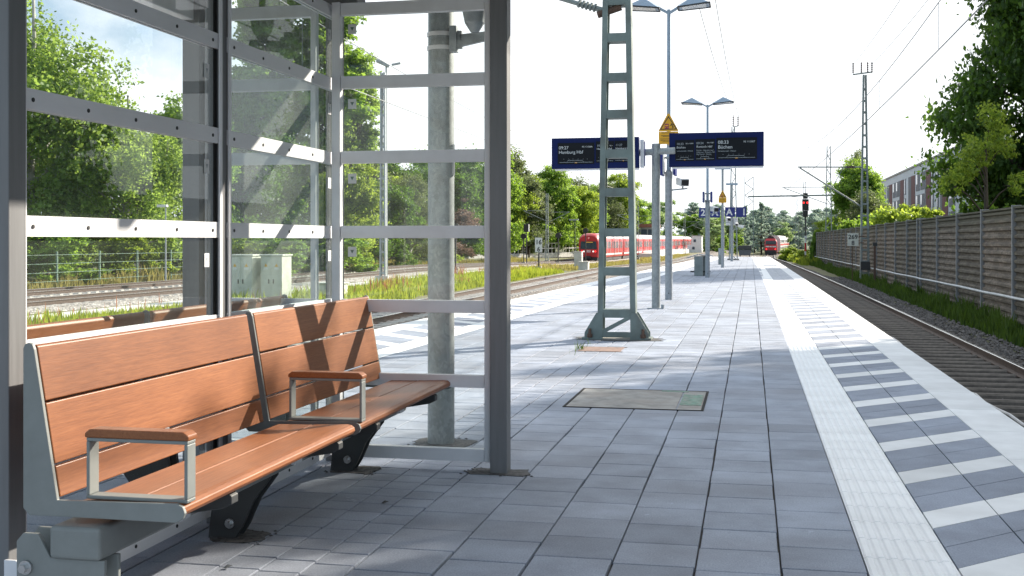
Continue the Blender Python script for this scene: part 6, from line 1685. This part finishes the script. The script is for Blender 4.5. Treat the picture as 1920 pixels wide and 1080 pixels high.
# ------------------------------------------------------------------ person on the far platform
def person():
    px, py = T3(232)+3.3, 232.0; pz = lz(232)+0.5
    t = thing('person', 'person in dark clothes walking on the far platform beside the commuter train', 'person', (px, py, pz))
    J = {'pelvis': (0, 0, 0.95), 'chest': (0.02, -0.03, 1.32), 'neck': (0.03, -0.04, 1.48), 'head': (0.04, -0.06, 1.60), 'crown': (0.04, -0.05, 1.74),
         'lsh': (-0.19, -0.02, 1.40), 'lel': (-0.27, 0.04, 1.13), 'lha': (-0.24, -0.14, 0.93), 'rsh': (0.22, -0.03, 1.40), 'rel': (0.30, -0.02, 1.14), 'rha': (0.22, -0.22, 1.02),
         'lhip': (-0.1, 0, 0.9), 'lkn': (-0.11, -0.12, 0.5), 'lan': (-0.11, -0.06, 0.07), 'lto': (-0.12, -0.24, 0.03), 'rhip': (0.1, 0, 0.9), 'rkn': (0.11, 0.02, 0.5), 'ran': (0.11, 0.22, 0.10), 'rto': (0.12, 0.08, 0.03)}
    rad = {'pelvis': 0.15, 'chest': 0.17, 'neck': 0.06, 'head': 0.095, 'crown': 0.07, 'lsh': 0.075, 'rsh': 0.075, 'lel': 0.05, 'rel': 0.05, 'lha': 0.038, 'rha': 0.038, 'lhip': 0.1, 'rhip': 0.1, 'lkn': 0.07, 'rkn': 0.07, 'lan': 0.05, 'ran': 0.05, 'lto': 0.035, 'rto': 0.035}
    E_ = [('pelvis', 'chest'), ('chest', 'neck'), ('neck', 'head'), ('head', 'crown'), ('chest', 'lsh'), ('lsh', 'lel'), ('lel', 'lha'), ('chest', 'rsh'), ('rsh', 'rel'), ('rel', 'rha'), ('pelvis', 'lhip'), ('lhip', 'lkn'), ('lkn', 'lan'), ('lan', 'lto'), ('pelvis', 'rhip'), ('rhip', 'rkn'), ('rkn', 'ran'), ('ran', 'rto')]
    ks = list(J); me = bpy.data.meshes.new('body'); me.from_pydata([J[k] for k in ks], [(ks.index(a), ks.index(b)) for a, b in E_], [])
    o = bpy.data.objects.new('body', me); COL.objects.link(o)
    o.modifiers.new('skin', 'SKIN'); sv = me.skin_vertices[0].data
    for i, k in enumerate(ks): sv[i].radius = (rad[k], rad[k]*0.9); sv[i].use_root = (k == 'pelvis')
    sb = o.modifiers.new('sub', 'SUBSURF'); sb.levels = 2; sb.render_levels = 2
    me2 = bpy.data.meshes.new_from_object(o.evaluated_get(bpy.context.evaluated_depsgraph_get()))
    bpy.data.objects.remove(o)
    me2.materials.clear(); me2.materials.append(M['cloth']); me2.materials.append(M['skin']); me2.materials.append(M['hair'])
    for p in me2.polygons:
        c = p.center; p.material_index = 2 if (c.z > 1.66) else (1 if c.z > 1.47 else (1 if c.z < 1.06 and abs(c.x) > 0.19 and c.y < -0.1 else 0)); p.use_smooth = True
    b = bpy.data.objects.new('body', me2); COL.objects.link(b); b.parent = t
person()

# ------------------------------------------------------------------ light, sky, camera
AZ, EL = R(39.3), R(26.5)
sun_dir = Vector((math.sin(AZ)*math.cos(EL), math.cos(AZ)*math.cos(EL), math.sin(EL)))
ld = bpy.data.lights.new('sun', 'SUN'); ld.energy = 10.0; ld.angle = R(0.53); ld.color = (1.0, 0.91, 0.78)
lo = bpy.data.objects.new('sun', ld); COL.objects.link(lo); lo.rotation_euler = sun_dir.to_track_quat('Z', 'Y').to_euler(); lo.location = sun_dir*50

w = bpy.data.worlds.new('World'); sc.world = w; w.use_nodes = True; nt = w.node_tree; nt.nodes.clear()
out = N(nt, 'ShaderNodeOutputWorld'); bg = N(nt, 'ShaderNodeBackground'); bg.inputs['Strength'].default_value = 0.16
sky = N(nt, 'ShaderNodeTexSky', sky_type='NISHITA'); sky.sun_disc = False; sky.sun_elevation = EL; sky.sun_rotation = AZ
sky.air_density = 1.0; sky.dust_density = 2.0; sky.ozone_density = 1.5
tc = N(nt, 'ShaderNodeTexCoord')
nz = N(nt, 'ShaderNodeTexNoise'); nz.inputs['Scale'].default_value = 3.2; nz.inputs['Detail'].default_value = 9; nz.inputs['Roughness'].default_value = 0.55
mp = N(nt, 'ShaderNodeMapping'); mp.inputs['Scale'].default_value = (1, 1, 1.6); mp.inputs['Location'].default_value = (0.3, 0.1, 0.0)
nt.links.new(tc.outputs['Generated'], mp.inputs['Vector']); nt.links.new(mp.outputs[0], nz.inputs['Vector'])
dt = N(nt, 'ShaderNodeVectorMath', operation='DOT_PRODUCT'); dt.inputs[1].default_value = tuple(sun_dir)
nt.links.new(tc.outputs['Generated'], dt.inputs[0])
# cloud veil: thick around the sun, broken cumulus away from it
a1 = N(nt, 'ShaderNodeMapRange'); a1.inputs['From Min'].default_value = 0.25; a1.inputs['From Max'].default_value = 0.55; a1.inputs['To Min'].default_value = -0.08; a1.inputs['To Max'].default_value = 0.31
nt.links.new(dt.outputs['Value'], a1.inputs['Value'])
ad = N(nt, 'ShaderNodeMath', operation='ADD'); nt.links.new(nz.outputs['Fac'], ad.inputs[0]); nt.links.new(a1.outputs[0], ad.inputs[1])
cl = ramp(nt, ad.outputs[0], [(0.47, (0.0, 0.0, 0.0)), (0.60, (1, 1, 1))])
mx = N(nt, 'ShaderNodeMixRGB'); nt.links.new(cl, mx.inputs['Fac'])
pale = N(nt, 'ShaderNodeMixRGB'); pale.inputs['Fac'].default_value = 0.5; pale.inputs[2].default_value = (5.2, 6.6, 8.0, 1)
nt.links.new(sky.outputs[0], pale.inputs[1])
nt.links.new(pale.outputs[0], mx.inputs[1]); mx.inputs[2].default_value = (8.6, 8.9, 9.2, 1)
nt.links.new(mx.outputs[0], bg.inputs['Color']); nt.links.new(bg.outputs[0], out.inputs['Surface'])

cam = bpy.data.cameras.new('camera'); co = bpy.data.objects.new('camera', cam); COL.objects.link(co)
cam.sensor_width = 36; cam.lens = 36*2150/1920; cam.shift_y = -89/1920; cam.clip_start = 0.05; cam.clip_end = 6000
co.location = (0, 0, 1.25); co.rotation_euler = (PI/2, 0, math.atan(448/2150))
cam.dof.use_dof = True; cam.dof.focus_distance = 6.5; cam.dof.aperture_fstop = 22.0
sc.camera = co
sc.view_settings.view_transform = 'Standard'; sc.view_settings.look = 'None'; sc.view_settings.exposure = 0; sc.view_settings.gamma = 1
sc.render.engine = 'CYCLES'
sc.cycles.use_denoising = True
sc.cycles.max_bounces = 8; sc.cycles.transparent_max_bounces = 16; sc.cycles.diffuse_bounces = 3; sc.cycles.glossy_bounces = 3
sc.cycles.caustics_reflective = False; sc.cycles.caustics_refractive = False
sc.cycles.sample_clamp_indirect = 6.0
